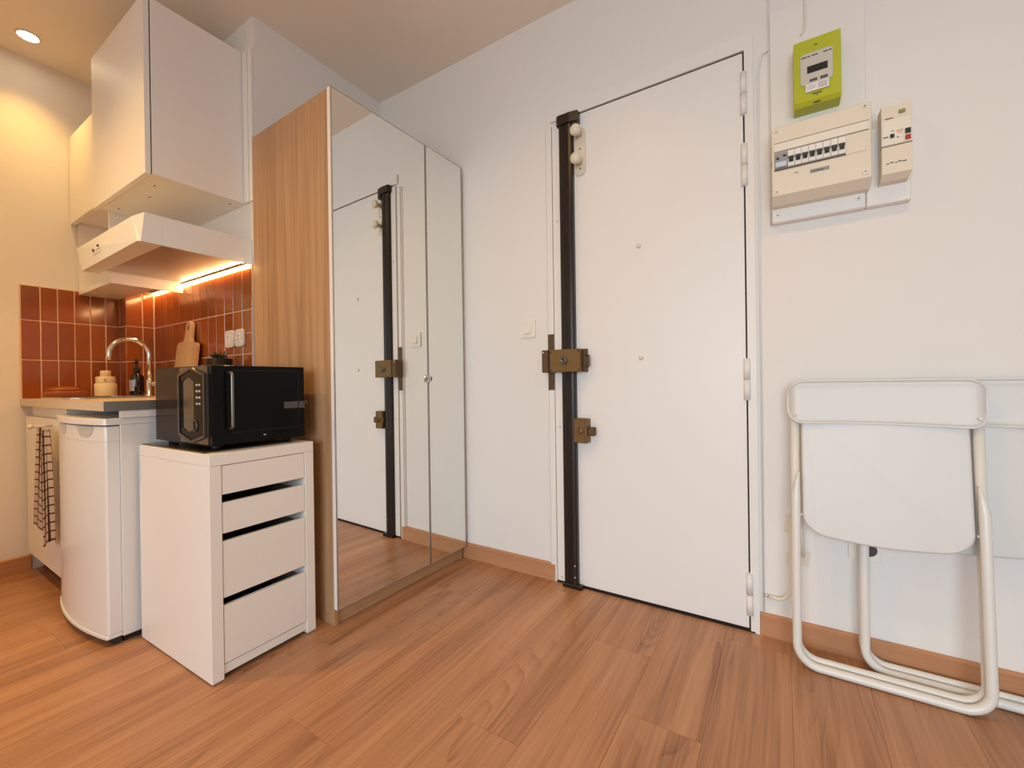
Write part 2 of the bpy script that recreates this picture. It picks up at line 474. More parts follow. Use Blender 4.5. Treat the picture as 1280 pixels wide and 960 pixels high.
# laminate planks, each its own piece, running towards the entrance door
PW, PL = 0.192, 1.285
pm = bpy.data.meshes.new('plank')
b_ = B(0.0002, PW - 0.0002, 0.0002, PL - 0.0002, -0.010, 0.0, bev=0.0004)
b_.to_mesh(pm); b_.free(); pm.materials.append(MT['floor'])
row = 0
x = XF - 0.05
while x < XR:
    off = (row * 0.47 + 0.13 * (row % 3)) % 1.0 * PL
    y = YR - off
    while y < 0.0:
        if y + PL > YR and (y + PL > -3.2 or True):
            o = bpy.data.objects.new('plank', pm); COL.objects.link(o); o.parent = floor; o.location = (x, y, 0)
        y += PL
    x += PW; row += 1

# skirting boards
def skirting(name, x0, x1, y0, y1, axis):
    h = 0.078
    if axis == 'x':   # runs along x, on a wall facing -y ; y1 = wall
        poly = [(y1, 0.0), (y0, 0.0), (y0, h - 0.006), (y0 + 0.006, h), (y1, h)]
        return struct(name, prism(bmesh.new(), poly, 'x', x0, x1), 'skirting')
    poly = [(x0, 0.0), (x1, 0.0), (x1, h - 0.006), (x1 - 0.006, h), (x0, h)]
    return struct(name, prism(bmesh.new(), poly, 'y', y0, y1), 'skirting')
skirting('baseboard_right', XB, 0.520, -0.013, -0.0005, 'x')
skirting('baseboard_far_right', 1.325, XR, -0.013, -0.0005, 'x')
skirting('baseboard_left', XF + .0005, XF + 0.013, -2.449, -1.232, 'y')

# ------------------------------------------------------------------ entrance door in the right wall
door = bpy.data.objects.new('door_1', None); COL.objects.link(door); door['kind'] = 'structure'
ORIGIN[door] = Vector((0, 0, 0))
# frame: thin painted steel casing with a dark rebate around the leaf
bm = bmesh.new()
box(bm, 1.296, 1.324, -0.012, 0, 0.0, 2.0718); box(bm, 0.524, 1.324, -0.012, 0, 2.072, 2.125)
obj('door_frame', bm, 'jamb', door)
obj('rebate', B(0.585, 1.2965, -0.003, 0, 0.0, 2.0725), 'gap', door)
obj('door_panel', B(0.600, 1.2905, -0.008, -0.0005, 0.011, 2.066, bev=.0012), 'door', door)
obj('threshold', B(0.53, 1.31, -0.012, -0.001, 0.0, 0.0045), 'gap', door)
bm = bmesh.new(); box(bm, 0.4905, 0.4975, -0.007, 0, 0.078, 2.05, bev=.001); box(bm, 0.5, 0.529, -0.011, 0, 0.0, 2.05, bev=.0015)
obj('jamb_strip', bm, 'jamb', door)
obj('jamb_gap', B(0.526, 0.5345, -0.004, 0, 0.0, 2.055), 'gap', door)
bm = B(0.5345, 0.575, -0.016, 0, 0.012, 2.06, bev=.0015)
obj('strike_rail', bm, 'jamb', door, label='white painted steel strip beside the black bar')
for z in (0.03, 0.70, 1.62):
    obj('rail_screw', lathe(bmesh.new(), [(0.0, -.0175), (.003, -.0175), (.004, -.016)], 0.556, 0, 10, 'y', z), 'alu', door)
# black multipoint bar: ribbed cover
prof = [(0.576, -0.0162), (0.576, -0.030), (0.582, -0.034), (0.597, -0.034), (0.600, -0.031), (0.607, -0.031), (0.610, -0.034), (0.624, -0.036), (0.634, -0.034), (0.638, -0.029), (0.638, -0.0085)]
lb = obj('locking_bar', prism(bmesh.new(), prof, 'z', 0.018, 2.0275), 'black_paint', door, label='black ribbed full-height locking bar')
bm = bmesh.new(); prism(bm, [(0.566, -.0165), (0.566, -.034), (.575, -.042), (.63, -.042), (.668, -.036), (.668, -.009)], 'z', 2.028, 2.070, bev=.002)
box(bm, .640, .668, -.036, -.009, 2.008, 2.0275)
obj('bar_cap', bm, 'black_paint', lb)
obj('bar_foot', B(0.57, 0.660, -0.042, -0.0165, 0.001, 0.018, bev=.002), 'black_paint', lb)
for z in (0.05, 0.1):
    obj('bar_screw', lathe(bmesh.new(), [(0.0, -.039), (.004, -.039), (.005, -.035)], 0.628, 0, 10, 'y', z), 'alu', lb)
# upper rim lock
rl = obj('rim_lock', B(0.533, 0.678, -0.066, -0.016, 0.944, 1.043, bev=.003), 'brass', door, label='brass-coloured rim lock box across the black bar')
obj('lock_cylinder', lathe(bmesh.new(), [(.018, -.0665), (.018, -.070), (.0145, -.0705), (.0145, -.080), (.0105, -.082), (.0105, -.0795), (0, -.0795)], .603, 0, 22, 'y', .993), 'mw_bar', rl)
obj('lock_key_slot', B(.6015, .6045, -.0804, -.0794, .986, 1.0), 'black_print', rl)
for z in (.955, 1.032):
    for xx in (.670, .541):
        obj('lock_screw', lathe(bmesh.new(), [(.0, -.0675), (.003, -.0675), (.004, -.066)], xx, 0, 10, 'y', z), 'black_print', rl)
bm = bmesh.new(); box(bm, .6785, .692, -.036, -.009, .944, 1.043, bev=.002)
obj('lock_end_plate', bm, 'brass_dark', rl)
bm = tube(bmesh.new(), arc_path([(.688, -.034, 1.015), (.706, -.034, 1.015), (.706, -.034, .966), (.688, -.034, .966)], .008), .0035, 8)
obj('lock_pull', bm, 'brass_dark', rl)
kp = obj('keeper', B(.494, .526, -.066, -.011, .944, 1.043, bev=.003), 'brass_dark', door, label='tarnished keeper on the jamb beside the lock')
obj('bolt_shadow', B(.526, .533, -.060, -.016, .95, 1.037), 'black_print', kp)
obj('keeper_plate', B(.4995, .5295, -.0145, -.0112, .866, 1.118, bev=.001), 'brass_dark', kp)
for z in (.885, 1.1):
    obj('keeper_screw', lathe(bmesh.new(), [(.0, -.0165), (.004, -.0165), (.005, -.0145)], .514, 0, 10, 'y', z), 'brass', kp)
obj('keeper_screw', lathe(bmesh.new(), [(.0, -.068), (.004, -.068), (.005, -.066)], .502, 0, 10, 'y', 1.032), 'chrome', kp)
# lower bolt lock
lk = obj('bolt_lock', B(.638, .699, -.052, -.009, .640, .744, bev=.003), 'brass', door, label='small brass-coloured bolt lock below the rim lock')
obj('lock_turn', lathe(bmesh.new(), [(.014, -.052), (.014, -.058), (.010, -.060), (0, -.060)], .668, 0, 18, 'y', .692), 'brass', lk)
obj('turn_grip', B(.664, .672, -.069, -.059, .679, .705, bev=.002), 'brass', lk)
obj('bolt_stub', B(.699, .728, -.044, -.020, .672, .708, bev=.003), 'brass_dark', lk)
obj('bolt_nose', B(.630, .638, -.048, -.0362, .675, .71, bev=.002), 'brass_dark', lk)
obj('lock_seam', B(.687, .690, -.0528, -.0515, .645, .741), 'brass_dark', lk)
for z0 in (1.843, 1.590, 0.828, 0.062):
    h = obj('hinge', tube(bmesh.new(), [(1.2935, -.014, z0), (1.2935, -.014, z0 + .072)], .0105, 14), 'jamb', door, label='white barrel hinge on the right edge')
    obj('hinge_barrel', tube(bmesh.new(), [(1.2935, -.014, z0 + .0735), (1.2935, -.014, z0 + .148)], .0105, 14), 'jamb', h)
    obj('hinge_leaf', B(1.276, 1.311, -.0085, -.004, z0 + .004, z0 + .144), 'door', h)
for x_, z_ in ((.914, 1.447), (.918, .996)):
    obj('door_stud', lathe(bmesh.new(), [(.010, -.008), (.010, -.011), (.006, -.015), (0, -.016)], x_, 0, 16, 'y', z_), 'cream', door)

# stick-on hook plate with two knobs at the top of the door
hk = thing('coat_hook', 'cream two-knob coat hook plate high on the white entrance door', 'hook', (.665, -.008, 1.90))
bm = prism(bmesh.new(), rrect(.641, .693, 1.795, 2.005, .0255), 'y', -.0085, -.015, bev=.002)
obj('hook_plate', bm, 'cream', hk)
for z in (1.972, 1.852):
    obj('knob', lathe(bmesh.new(), [(.011, -.015), (.010, -.035), (.013, -.042), (.022, -.049), (.025, -.058), (.022, -.067), (.012, -.073), (0, -.074)], .667, 0, 20, 'y', z), 'cream', hk)
for z in (1.91, 1.825, 1.99):
    obj('screw', lathe(bmesh.new(), [(0, -.0165), (.003, -.0165), (.004, -.015)], .669, 0, 8, 'y', z), 'dark_print', hk)

# light switch
sw = thing('light_switch', 'square ivory light switch on the white wall left of the door', 'switch', (.39, 0, 1.152))
obj('frame', prism(bmesh.new(), rrect(.350, .431, 1.112, 1.193, .006, 3), 'y', -.0005, -.009, bev=.002), 'switch', sw)
obj('insert', B(.368, .413, -.0115, -.0088, 1.129, 1.176, bev=.0015), 'switch', sw)
obj('rocker', prism(bmesh.new(), [(-.0113, 1.132), (-.017, 1.132), (-.0125, 1.173), (-.0113, 1.173)], 'x', .376, .405), 'switch', sw)

# ------------------------------------------------------------------ wardrobe (slightly turned)
W0 = 0.761
wr = thing('wardrobe', 'tall pale oak wardrobe with two mirrored doors beside the entrance door', 'wardrobe', (0, -W0, 0), -0.02430, local=True)
WW, WH, DZ0, DZ1, MID = 0.738, 2.008, 0.064, 2.010, 0.4832
obj('side_panel', B(-.585, -.0245, 0, .018, 0, WH, bev=.0008), 'oak', wr)
obj('side_panel', B(-.585, -.0245, WW - .018, WW, 0, WH, bev=.0008), 'oak', wr)
obj('top_panel', B(-.585, -.0245, .0185, WW - .0185, WH - .02, WH), 'oak', wr)
obj('bottom_panel', B(-.585, -.0265, .0185, WW - .0185, .064, .082), 'oak', wr)
obj('plinth', B(-.050, -.032, .0185, WW - .0185, 0.001, .062), 'oak_h', wr)
obj('back_panel', B(-.588, -.5852, .002, WW - .002, .06, WH), 'white', wr)
for i, (a, b) in enumerate(((0.0, MID - .0022), (MID + .0022, WW))):
    d = obj('mirror_door', B(-.0235, -.004, a, b, DZ0, DZ1, bev=.0008), 'white', wr, label=('wider left mirrored door', 'narrow right mirrored door')[i])
    obj('mirror', B(-.0040, -.0008, a + .0045, b - .0045, DZ0 + .0045, DZ1 - .0045), 'mirror', d)
    bm = bmesh.new()
    box(bm, -.0039, 0, a, a + .0046, DZ0, DZ1); box(bm, -.0039, 0, b - .0046, b, DZ0, DZ1)
    box(bm, -.0039, 0, a + .0046, b - .0046, DZ0, DZ0 + .0046); box(bm, -.0039, 0, a + .0046, b - .0046, DZ1 - .0046, DZ1)
    obj('edge_frame', bm, 'alu', d)
    # half-round grip at the meeting edge
    s = -1 if i == 0 else 1
    e = MID + s * .0024
    half = [(e, .925 - .019)] + [(e + s * .019 * math.sin(t), .925 - .019 * math.cos(t)) for t in [k * PI / 14 for k in range(1, 14)]] + [(e, .925 + .019)]
    g_ = obj('grip', prism(bmesh.new(), half, 'x', -.001, .006, bev=.001), 'chrome', d)
    half2 = [(e + s * .008, .925 - .011)] + [(e + s * (.008 + .008 * math.sin(t)), .925 - .011 * math.cos(t)) for t in [k * PI / 10 for k in range(1, 10)]] + [(e + s * .008, .925 + .011)]
    obj('grip_recess', prism(bmesh.new(), half2, 'x', .0055, .0064), 'black_print', g_)

# ------------------------------------------------------------------ drawer unit (slightly turned)
UH, UW, UD = 0.696, 0.344, 0.505
ut = thing('drawer_unit', 'white four-drawer cabinet under the microwave, left of the oak wardrobe', 'cabinet', (-.0542, -1.1529, 0), 0.0276, local=True)
# local: x from -UD..0, y from 0..UW
obj('side_panel', B(-UD, 0, 0, .034, .004, UH - .0365, bev=.0012), 'white', ut)
obj('side_panel', B(-UD, 0, UW - .034, UW, .004, UH - .0365, bev=.0012), 'white', ut)
obj('top_panel', B(-UD, 0, 0, UW, UH - .036, UH, bev=.0012), 'white', ut)
obj('back_panel', B(-UD + .004, -UD + .010, .0345, UW - .0345, .01, UH - .037), 'inside', ut)
obj('base_rail', B(-.020, -.004, .0345, UW - .0345, .018, .046), 'white', ut)
fz = [(.046 + .003, .226), (.251, .424), (.449, .543), (.569, .658)]
for i, (z0, z1) in enumerate(fz):
    f = obj('drawer', B(-.018, -.002, .036, UW - .036, z0, z1, bev=.001), 'white', ut)
    bm = bmesh.new()
    zt = z1 - .012 if i < 3 else z1 - .02
    box(bm, -UD + .03, -.0185, .042, .052, z0 + .01, zt); box(bm, -UD + .03, -.0185, UW - .052, UW - .042, z0 + .01, zt)
    box(bm, -UD + .03, -.0185, .052, UW - .052, z0 + .01, z0 + .016); box(bm, -UD + .03, -UD + .04, .052, UW - .052, z0 + .016, zt)
    obj('drawer_box', bm, 'inside', f)
for z in (.238, .4365, .556):
    obj('divider_rail', B(-UD + .012, -UD + .03, .0345, UW - .0345, z - .02, z + .02), 'inside', ut)

# dark tray on the drawer unit
UZ = UH
tr = obj('tray', prism(bmesh.new(), [(-.555, -1.158), (-.105, -1.146), (-.118, -.86), (-.548, -.87)], 'z', UZ + .0002, UZ + .0042, bev=.001), 'mat_black', at=(-.33, -1.0, UZ))
tag(tr, 'thin dark glossy tray lying under the microwave on the white drawer cabinet', 'tray')

# ------------------------------------------------------------------ microwave
MX0, MX1, MY0, MY1, MZ0, MZ1 = -.525, -.092, -1.127, -.822, .714, .970
XM = -.318                    # the opaque body ends here, the smoked rear housing begins
mw = thing('microwave', 'black microwave oven with smoked left side on the white drawer cabinet', 'microwave', ((MX0 + MX1) / 2, (MY0 + MY1) / 2, UZ + .0042))
obj('body', B(XM, MX1 - .022, MY0, MY1, MZ0, MZ1, bev=.004, seg=2), 'mw_black', mw)
bm = bmesh.new()
box(bm, MX0, XM - .0005, MY0, MY0 + .003, MZ0 + .004, MZ1 - .003); box(bm, MX0, XM - .0005, MY1 - .003, MY1, MZ0 + .004, MZ1 - .003)
box(bm, MX0, MX0 + .003, MY0 + .0032, MY1 - .0032, MZ0 + .004, MZ1 - .003)
obj('rear_housing', bm, 'smoked', mw, label='smoked see-through rear side of the oven')
obj('rear_top', B(MX0, XM - .0005, MY0, MY1, MZ1 - .0028, MZ1), 'mw_black', mw)
obj('rear_floor', B(MX0, XM - .0005, MY0, MY1, MZ0, MZ0 + .0038), 'mw_black', mw)
# bronze side panel with the octagonal window
obj('side_glass', B(XM + .002, MX1 - .024, MY0 - .002, MY0 + .0005, MZ0 + .006, MZ1 - .004), 'mw_panel', mw)
def octo(x0, x1, z0, z1, c, cz=None):
    cz = cz if cz is not None else c
    return [(x0 + c, z0), (x1 - c, z0), (x1, z0 + cz), (x1, z1 - cz), (x1 - c, z1), (x0 + c, z1), (x0, z1 - cz), (x0, z0 + cz)]
ox0, ox1, oz0, oz1 = -.313, -.120, .722, .964
ring = octo(ox0, ox1, oz0, oz1, .085, .022)
inner = octo(ox0 + .012, ox1 - .008, oz0 + .008, oz1 - .007, .08, .02)
def ring_prism(outer, inn, y0, y1):
    bm = bmesh.new(); n = len(outer)
    rows = []
    for pts, y in ((outer, y0), (outer, y1), (inn, y1), (inn, y0)):
        rows.append([bm.verts.new((u, y, v)) for u, v in pts])
    for a in range(4):
        for i in range(n):
            bm.faces.new((rows[a][i], rows[a][(i + 1) % n], rows[(a + 1) % 4][(i + 1) % n], rows[(a + 1) % 4][i]))
    bmesh.ops.recalc_face_normals(bm, faces=bm.faces)
    return bm
fr_ = obj('octagonal_frame', ring_prism(ring, inner, MY0 - .0022, MY0 - .010), 'mw_frame', mw, label='grey eight-sided trim on the left side')
inner2 = octo(ox0 + .026, ox0 + .112, oz0 + .034, oz1 - .032, .03, .012)
obj('dark_surround', ring_prism(inner, inner2, MY0 - .0022, MY0 - .0065), 'mw_glass', fr_)
obj('window_pane', prism(bmesh.new(), inner2, 'y', MY0 - .0022, MY0 - .004), 'mw_panel', fr_)
for k, z in enumerate((.905, .885, .865, .845)):
    for q in range(2):
        obj('button', B(-.180 + q * .018, -.170 + q * .018, MY0 - .0082, MY0 - .0064, z, z + .006), 'print_light', fr_)
bm = bmesh.new()
tube(bm, [(-.190 + .016 * math.cos(t), MY0 - .009, .778 + .018 * math.sin(t)) for t in [k * 2 * PI / 20 for k in range(20)]], .0016, 8, closed=True)
obj('dial_ring', bm, 'mw_bar', fr_)
# front door
dr = obj('oven_door', B(MX1 - .0215, MX1, MY0 + .001, MY1 - .001, MZ0 + .002, MZ1 - .001, bev=.003, seg=2), 'mw_glass', mw)
bm = bmesh.new()
y0, y1, z0, z1 = -1.072, -.846, .752, .955
for a in ((y0, y1, z0, z0 + .003), (y0, y1, z1 - .003, z1), (y0, y0 + .003, z0, z1), (y1 - .003, y1, z0, z1)):
    box(bm, MX1, MX1 + .0012, a[0], a[1], a[2], a[3])
obj('window_outline', bm, 'mw_black', dr)
obj('handle', tube(bmesh.new(), arc_path([(MX1, -1.079, .770), (MX1 + .024, -1.079, .770), (MX1 + .024, -1.079, .945), (MX1, -1.079, .945)], .008, 5), .0048, 12), 'mw_bar', dr, label='steel bar handle')
obj('badge', B(MX1 - .0005, MX1 + .0006, -.972, -.964, .735, .7385), 'print_light', dr)
obj('strap', prism(bmesh.new(), [(-.900, .822), (-.900, .845), (-.824, .845), (-.8225, .820)], 'x', MX1 - .0003, MX1 + .0008), 'grey_tape', dr, label='grey strip wrapped round the right edge')
bm = bmesh.new()
sp = [(MX1 - .002, -.8218, .842), (MX1 - .030, -.8125, .838), (MX1 - .055, -.812, .822), (MX1 - .060, -.8145, .800)]
tube(bm, sp, .004, 8, radii=[(.003, .011)] * 4)
obj('cord', bm, 'grey_tape', mw)
obj('top_lip', B(MX1 - .06, MX1 - .03, MY1, MY1 + .010, MZ1 - .016, MZ1 - .012), 'mw_black', mw)
for xx in (-.48, -.15):
    for yy in (-1.09, -.86):
        obj('foot', lathe(bmesh.new(), [(.014, UZ + .0044 - .0), (.017, MZ0)], xx, yy, 16), 'rubber', mw)

# ------------------------------------------------------------------ kitchen tiles
TH = 0.007
def tile_mesh(wd, ht, axis):
    """axis = facing axis"""
    g = 0.0022
    bm = bmesh.new()
    if axis == 'x': box(bm, 0, TH, g, wd - g, g, ht - g, bev=.0012)
    else: box(bm, g, wd - g, -TH, 0, g, ht - g, bev=.0012)
    me = bpy.data.meshes.new('tile'); bm.to_mesh(me); bm.free(); me.materials.append(MT['tile'])
    return me
CACHE = {}
def place_tile(parent, wd, ht, axis, loc):
    k = (round(wd, 4), round(ht, 4), axis)
    if k not in CACHE: CACHE[k] = tile_mesh(wd, ht, axis)
    o = bpy.data.objects.new('tile', CACHE[k]); COL.objects.link(o); o.parent = parent; o.location = loc
    o.rotation_euler = (random.uniform(-.004, .004), random.uniform(-.002, .002), random.uniform(-.006, .006))
CT = 0.856
ROWS = [(CT - .002, 1.050), (1.050, 1.250), (1.250, 1.424)]
# left wall
obj('grout', B(XF, XF + .0078, -1.257, -.8765, CT - .004, 1.426), 'grout', wall_left)
ys = [-1.254, -1.186, -1.124, -1.061, -.999, -.937, -.877]
for z0, z1 in ROWS:
    for a, b in zip(ys, ys[1:]): place_tile(wall_left, b - a, z1 - z0, 'x', (XF + .003, a, z0))
# boxed pillar in the corner
XP = -1.705
pillar = struct('trim_1', B(XF, XP + .0008, -.8748, YN, 0, 1.452), 'grout')
xs = [XF + .003, -1.765, -1.735, XP + .003]
for z0, z1 in ROWS[:2] + [(1.25, 1.452)]:
    for a, b in zip(xs, xs[1:]): place_tile(pillar, b - a, z1 - z0, 'y', (a, -.870, z0))
    for a, b in ((-.876, -.800), (-.800, -.748)): place_tile(pillar, b - a, z1 - z0, 'x', (XP - .004, a, z0))
# wall behind the worktop
obj('grout', B(XP + .001, XB - .004, YT + .0007, YN, CT - .004, 1.452), 'grout', wall_niche)
nx = 13
x0 = XP + .004
pw_ = (XB - .004 - x0) / nx
for z0, z1 in ROWS[:2] + [(1.25, 1.450)]:
    for k in range(nx):
        if k == nx - 1 and abs(z0 - 1.05) < .001:
            place_tile(wall_niche, pw_, .095, 'y', (x0 + k * pw_, YT + .0055, z0)); place_tile(wall_niche, pw_, .105, 'y', (x0 + k * pw_, YT + .0055, z0 + .095))
        else:
            place_tile(wall_niche, pw_, z1 - z0, 'y', (x0 + k * pw_, YT + .0055, z0))

# two small sockets on the tiles
for i, (a, b) in enumerate(((-.835, -.757), (-.742, -.668))):
    s = thing('wall_socket', ('cream rounded wall socket on rust tiles, left of the pair', 'cream rounded wall socket on rust tiles, right one beside the oak wardrobe')[i], 'socket', ((a + b) / 2, YT, 1.124), group='sockets on the rust tiles')
    zc = 1.125
    obj('cover', prism(bmesh.new(), rrect(a, b, zc - .040, zc + .040, .016), 'y', YT - .002, YT - .014, bev=.003), 'cream', s)
    obj('socket_face', prism(bmesh.new(), rrect(a + .022, b - .022, zc - .022, zc + .022, .008), 'y', YT - .014, YT - .0165), 'cream2', s)
    for z in ((zc + .008,) if i == 0 else (zc + .009, zc - .009)):
        obj('pin_hole', lathe(bmesh.new(), [(.0038, YT - .0163), (.0038, YT - .0172)], (a + b) / 2 - .002, 0, 10, 'y', z), 'dark_print', s)

# LED strip along the top of the tiles
led = thing('led_strip', 'glowing warm LED strip along the top of the rust tiles', 'light', (-1.15, YT - .01, 1.452))
obj('diffuser', B(XP + .010, XB - .012, YT - .013, YT - .003, 1.4405, 1.4475), 'led', led)
obj('channel', B(XP + .010, XB - .012, YT - .014, YT - .002, 1.448, 1.452), 'alu', led)

# ------------------------------------------------------------------ wall cabinets
# left: small cupboard over an open cubby
UY = -1.055
cu = thing('wall_cabinet', 'small white wall cupboard with open cubby below, against the left wall', 'cabinet', (-1.55, YN, 1.405))
ZL, ZS, ZD, ZTp = 1.405, 1.425, 1.790, 2.235
obj('side_panel', B(XF + .010, XF + .026, UY + .012, -.877, ZL, ZTp), 'white', cu)
obj('side_panel', B(-1.318, -1.302, UY + .012, YN - .024, ZL, ZTp), 'white', cu)
obj('bottom_shelf', B(XF + .0265, -1.3185, UY + .012, -.877, ZL, ZS), 'white', cu)
obj('middle_shelf', B(XF + .0265, -1.3185, UY + .012, -.877, ZD, ZD + .016), 'white', cu)
obj('top_panel', B(XF + .0265, -1.3185, UY + .012, -.877, ZTp - .016, ZTp), 'white', cu)
obj('back_panel', B(XF + .0265, -1.3185, -.8765, -.872, ZL, ZTp), 'white', cu)
obj('door', B(XF + .004, -1.303, UY - .016, UY + .006, ZD - .012, ZTp, bev=.001), 'white_gloss', cu)
for x_, z_ in ((-1.70, 1.5), (-1.60, 1.62), (-1.70, 1.68)):
    obj('shelf_pin_hole', lathe(bmesh.new(), [(.004, -.0), (.004, -.0012)], x_, -.8766, 10, 'y', z_), 'dark_print', cu)
# right: deep cabinet above the hood
cb = thing('wall_cabinet', 'large white wall cabinet above the extractor hood, beside the oak wardrobe', 'cabinet', (-.985, YN, 1.745))
Z0, Z1 = 1.741, 2.432
CX0, CX1, CY = -1.300, -.680, -1.080
obj('side_panel', B(CX0, CX0 + .016, CY + .004, YN - .001, Z0, Z1), 'white', cb)
obj('side_panel', B(CX1 - .016, CX1, CY + .004, YN - .001, Z0, Z1, bev=.0008), 'white', cb, label='plain white right side of the cabinet')
obj('bottom_panel', B(CX0 + .0165, CX1 - .0165, CY + .004, YN - .001, Z0 + .001, Z0 + .017), 'white', cb)
obj('top_panel', B(CX0 + .0165, CX1 - .0165, CY + .004, YN - .001, Z1 - .016, Z1), 'white', cb)
obj('door_gap_shade', B(CX0 + .008, CX1 - .004, CY + .0003, CY + .0037, Z0 + .004, Z1 - .004), 'gap', cb)  # dark sheet painted as the shade in the gap behind the door
obj('door', B(CX0 + .001, CX1, CY - .019, CY, Z0 - .004, Z1, bev=.001), 'white_gloss', cb)
obj('filler_strip', B(CX1 + .004, CX1 + .042, YN - .014, YN - .001, Z0, Z1 - .004, bev=.0008), 'white', cb)
obj('filler_strip', B(CX1 + .045, CX1 + .073, YN - .011, YN - .001, Z0, Z1 - .004, bev=.0008), 'white', cb)
for x_, y_ in ((-.74, -.77), (-.80, -1.03), (-1.22, -1.03), (-.95, -1.00)):
    obj('screw', lathe(bmesh.new(), [(.0, -.0012), (.004, -.0012), (.005, .0)], x_, y_, 10, 'z', Z0 + .001), 'brass_dark', cb)
# ------------------------------------------------------------------ extractor hood
hd = thing('extractor_hood', 'white extractor hood with slanted front below the large wall cabinet', 'hood', (-1.0, YN, 1.455))
HZ0, HZ1, HY = 1.4555, 1.568, -1.128
HX0, HX1 = -1.435, -.638
bm = bmesh.new()
# visor: top outline has cut corners, bottom outline is sharp and set back
topo = [(HX0, -1.062), (HX0 + .0, HY), (HX1 - .085, HY), (HX1, HY + .012), (HX1, -1.062)]
boto = [(HX0 + .055, -1.062), (HX0 + .055, HY + .006), (HX1 - .012, HY - .008), (HX1 - .0, HY - .0), (HX1, -1.062)]
tv = [bm.verts.new((x, y, HZ1)) for x, y in topo]
bv = [bm.verts.new((x, y, HZ0)) for x, y in boto]
bm.faces.new(tv); bm.faces.new(list(reversed(bv)))
n = 5
for i in range(n):
    j = (i + 1) % n
    bm.faces.new((tv[i], bv[i], bv[j])); bm.faces.new((tv[i], bv[j], tv[j]))
bmesh.ops.recalc_face_normals(bm, faces=bm.faces)
vis = obj('visor', bm, 'hood', hd, label='slanted white front with cut corner')
bm = bmesh.new()
box(bm, HX1 - .010, HX1, -1.0615, YN - .001, HZ0, HZ1, bev=.0008)
box(bm, -1.298, -1.288, -1.0615, YN - .001, HZ0, HZ1 - .004); box(bm, -1.2875, HX1 - .0105, -1.0615, YN - .001, HZ1 - .010, HZ1 - .004)
obj('housing', bm, 'hood', hd)
obj('filter_panel', B(-1.2875, HX1 - .0105, -1.061, YT - .002, HZ0 + .002, HZ0 + .011), 'hood_under', hd, label='dull metal underside')
for k in range(8):
    obj('vent_slot', B(-1.18 + k * .045, -1.155 + k * .045, -.90, -.80, HZ1 - .004, HZ1 - .0034), 'black_print', hd)
ctl = obj('control_plate', prism(bmesh.new(), rrect(-1.19, -1.075, 1.494, 1.532, .014), 'y', HY - .0002, HY - .0042), 'hood', hd)
for x_, z_ in ((-1.165, 1.512), (-1.105, 1.522)):
    obj('knob', lathe(bmesh.new(), [(.006, HY - .004), (.005, HY - .009), (0, HY - .009)], x_, 0, 12, 'y', z_), 'dark_print', ctl)
bm = bmesh.new()
for a, b, z in ((-1.185, -1.15, 1.503), (-1.14, -1.125, 1.505), (-1.118, -1.08, 1.507)): box(bm, a, b, HY - .0046, HY - .0041, z, z + .0025)
obj('control_print', bm, 'dark_print', ctl)

# ------------------------------------------------------------------ base cabinet, worktop, sink
WY, WX1, CB = -1.258, -.566, .822
bcx = -1.165
bc = thing('base_cabinet', 'low white kitchen cupboard behind the checked towel, left of the fridge', 'cabinet', (-1.45, -1.0, 0))
obj('side_panel', B(XF + .014, XF + .030, -1.205, -.88, .10, CB - .001), 'white', bc)
obj('side_panel', B(bcx - .016, bcx, -1.225, -.76, .02, CB - .001), 'white', bc)
obj('bottom_panel', B(XF + .0305, bcx - .0165, -1.215, -.88, .10, .116), 'white', bc)
obj('top_rail', B(XF + .0305, bcx - .0165, -1.222, -1.206, CB - .055, CB - .001), 'white', bc)
obj('door', B(XF + .026, bcx - .002, -1.243, -1.2255, .098, CB - .052, bev=.001), 'white_gloss', bc)
obj('kick_board', B(XF + .014, bcx - .0165, -1.190, -1.176, .001, .098), 'kick', bc)
obj('wall_filler', B(XF + .0005, XF + .0135, -1.215, -1.2, .079, CB - .001), 'white', bc)
kn = obj('towel_peg', tube(bmesh.new(), [(-1.31, -1.2435, .742), (-1.31, -1.300, .742)], .005, 10), 'cream', bc)
obj('peg_knob', lathe(bmesh.new(), [(.006, -1.296), (.011, -1.304), (.011, -1.312), (0, -1.316)], -1.31, 0, 14, 'y', .742), 'cream', kn)

wt = thing('worktop', 'beige laminate kitchen worktop above cupboard and fridge', 'worktop', (-1.18, -1.0, CB))
SX0, SX1, SY0, SY1 = -1.60, -1.20, -1.205, -.925
bm = bmesh.new()
box(bm, XF + .0005, SX0, WY, -.880, CB, CT); box(bm, SX1, WX1 - .002, WY, YT - .002, CB, CT)
box(bm, SX0, SX1, WY, SY0, CB, CT); box(bm, SX0, SX1, SY1, -.880, CB, CT); box(bm, XP + .006, SX1, -.880, YT - .002, CB, CT)
obj('slab', bm, 'counter', wt)
obj('end_strip', B(WX1 - .0019, WX1, WY, YT - .002, CB, CT), 'counter_edge', wt, label='grey metal strip on the right end')
sk = thing('sink', 'steel inset sink with raised rim in the beige worktop', 'sink', (-1.4, -1.06, CT))
def ringz(o, i, z0, z1):
    bm = bmesh.new(); n = len(o); rows = []
    for pts, z in ((o, z0), (o, z1), (i, z1), (i, z0)): rows.append([bm.verts.new((u, v, z)) for u, v in pts])
    for a in range(4):
        for k in range(n): bm.faces.new((rows[a][k], rows[a][(k + 1) % n], rows[(a + 1) % 4][(k + 1) % n], rows[(a + 1) % 4][k]))
    bmesh.ops.recalc_face_normals(bm, faces=bm.faces); return bm
obj('rim', ringz(rrect(SX0 - .02, SX1 + .02, SY0 - .02, SY1 + .02, .06), rrect(SX0 + .01, SX1 - .01, SY0 + .01, SY1 - .01, .05), CT + .0004, CT + .007), 'steel', sk)
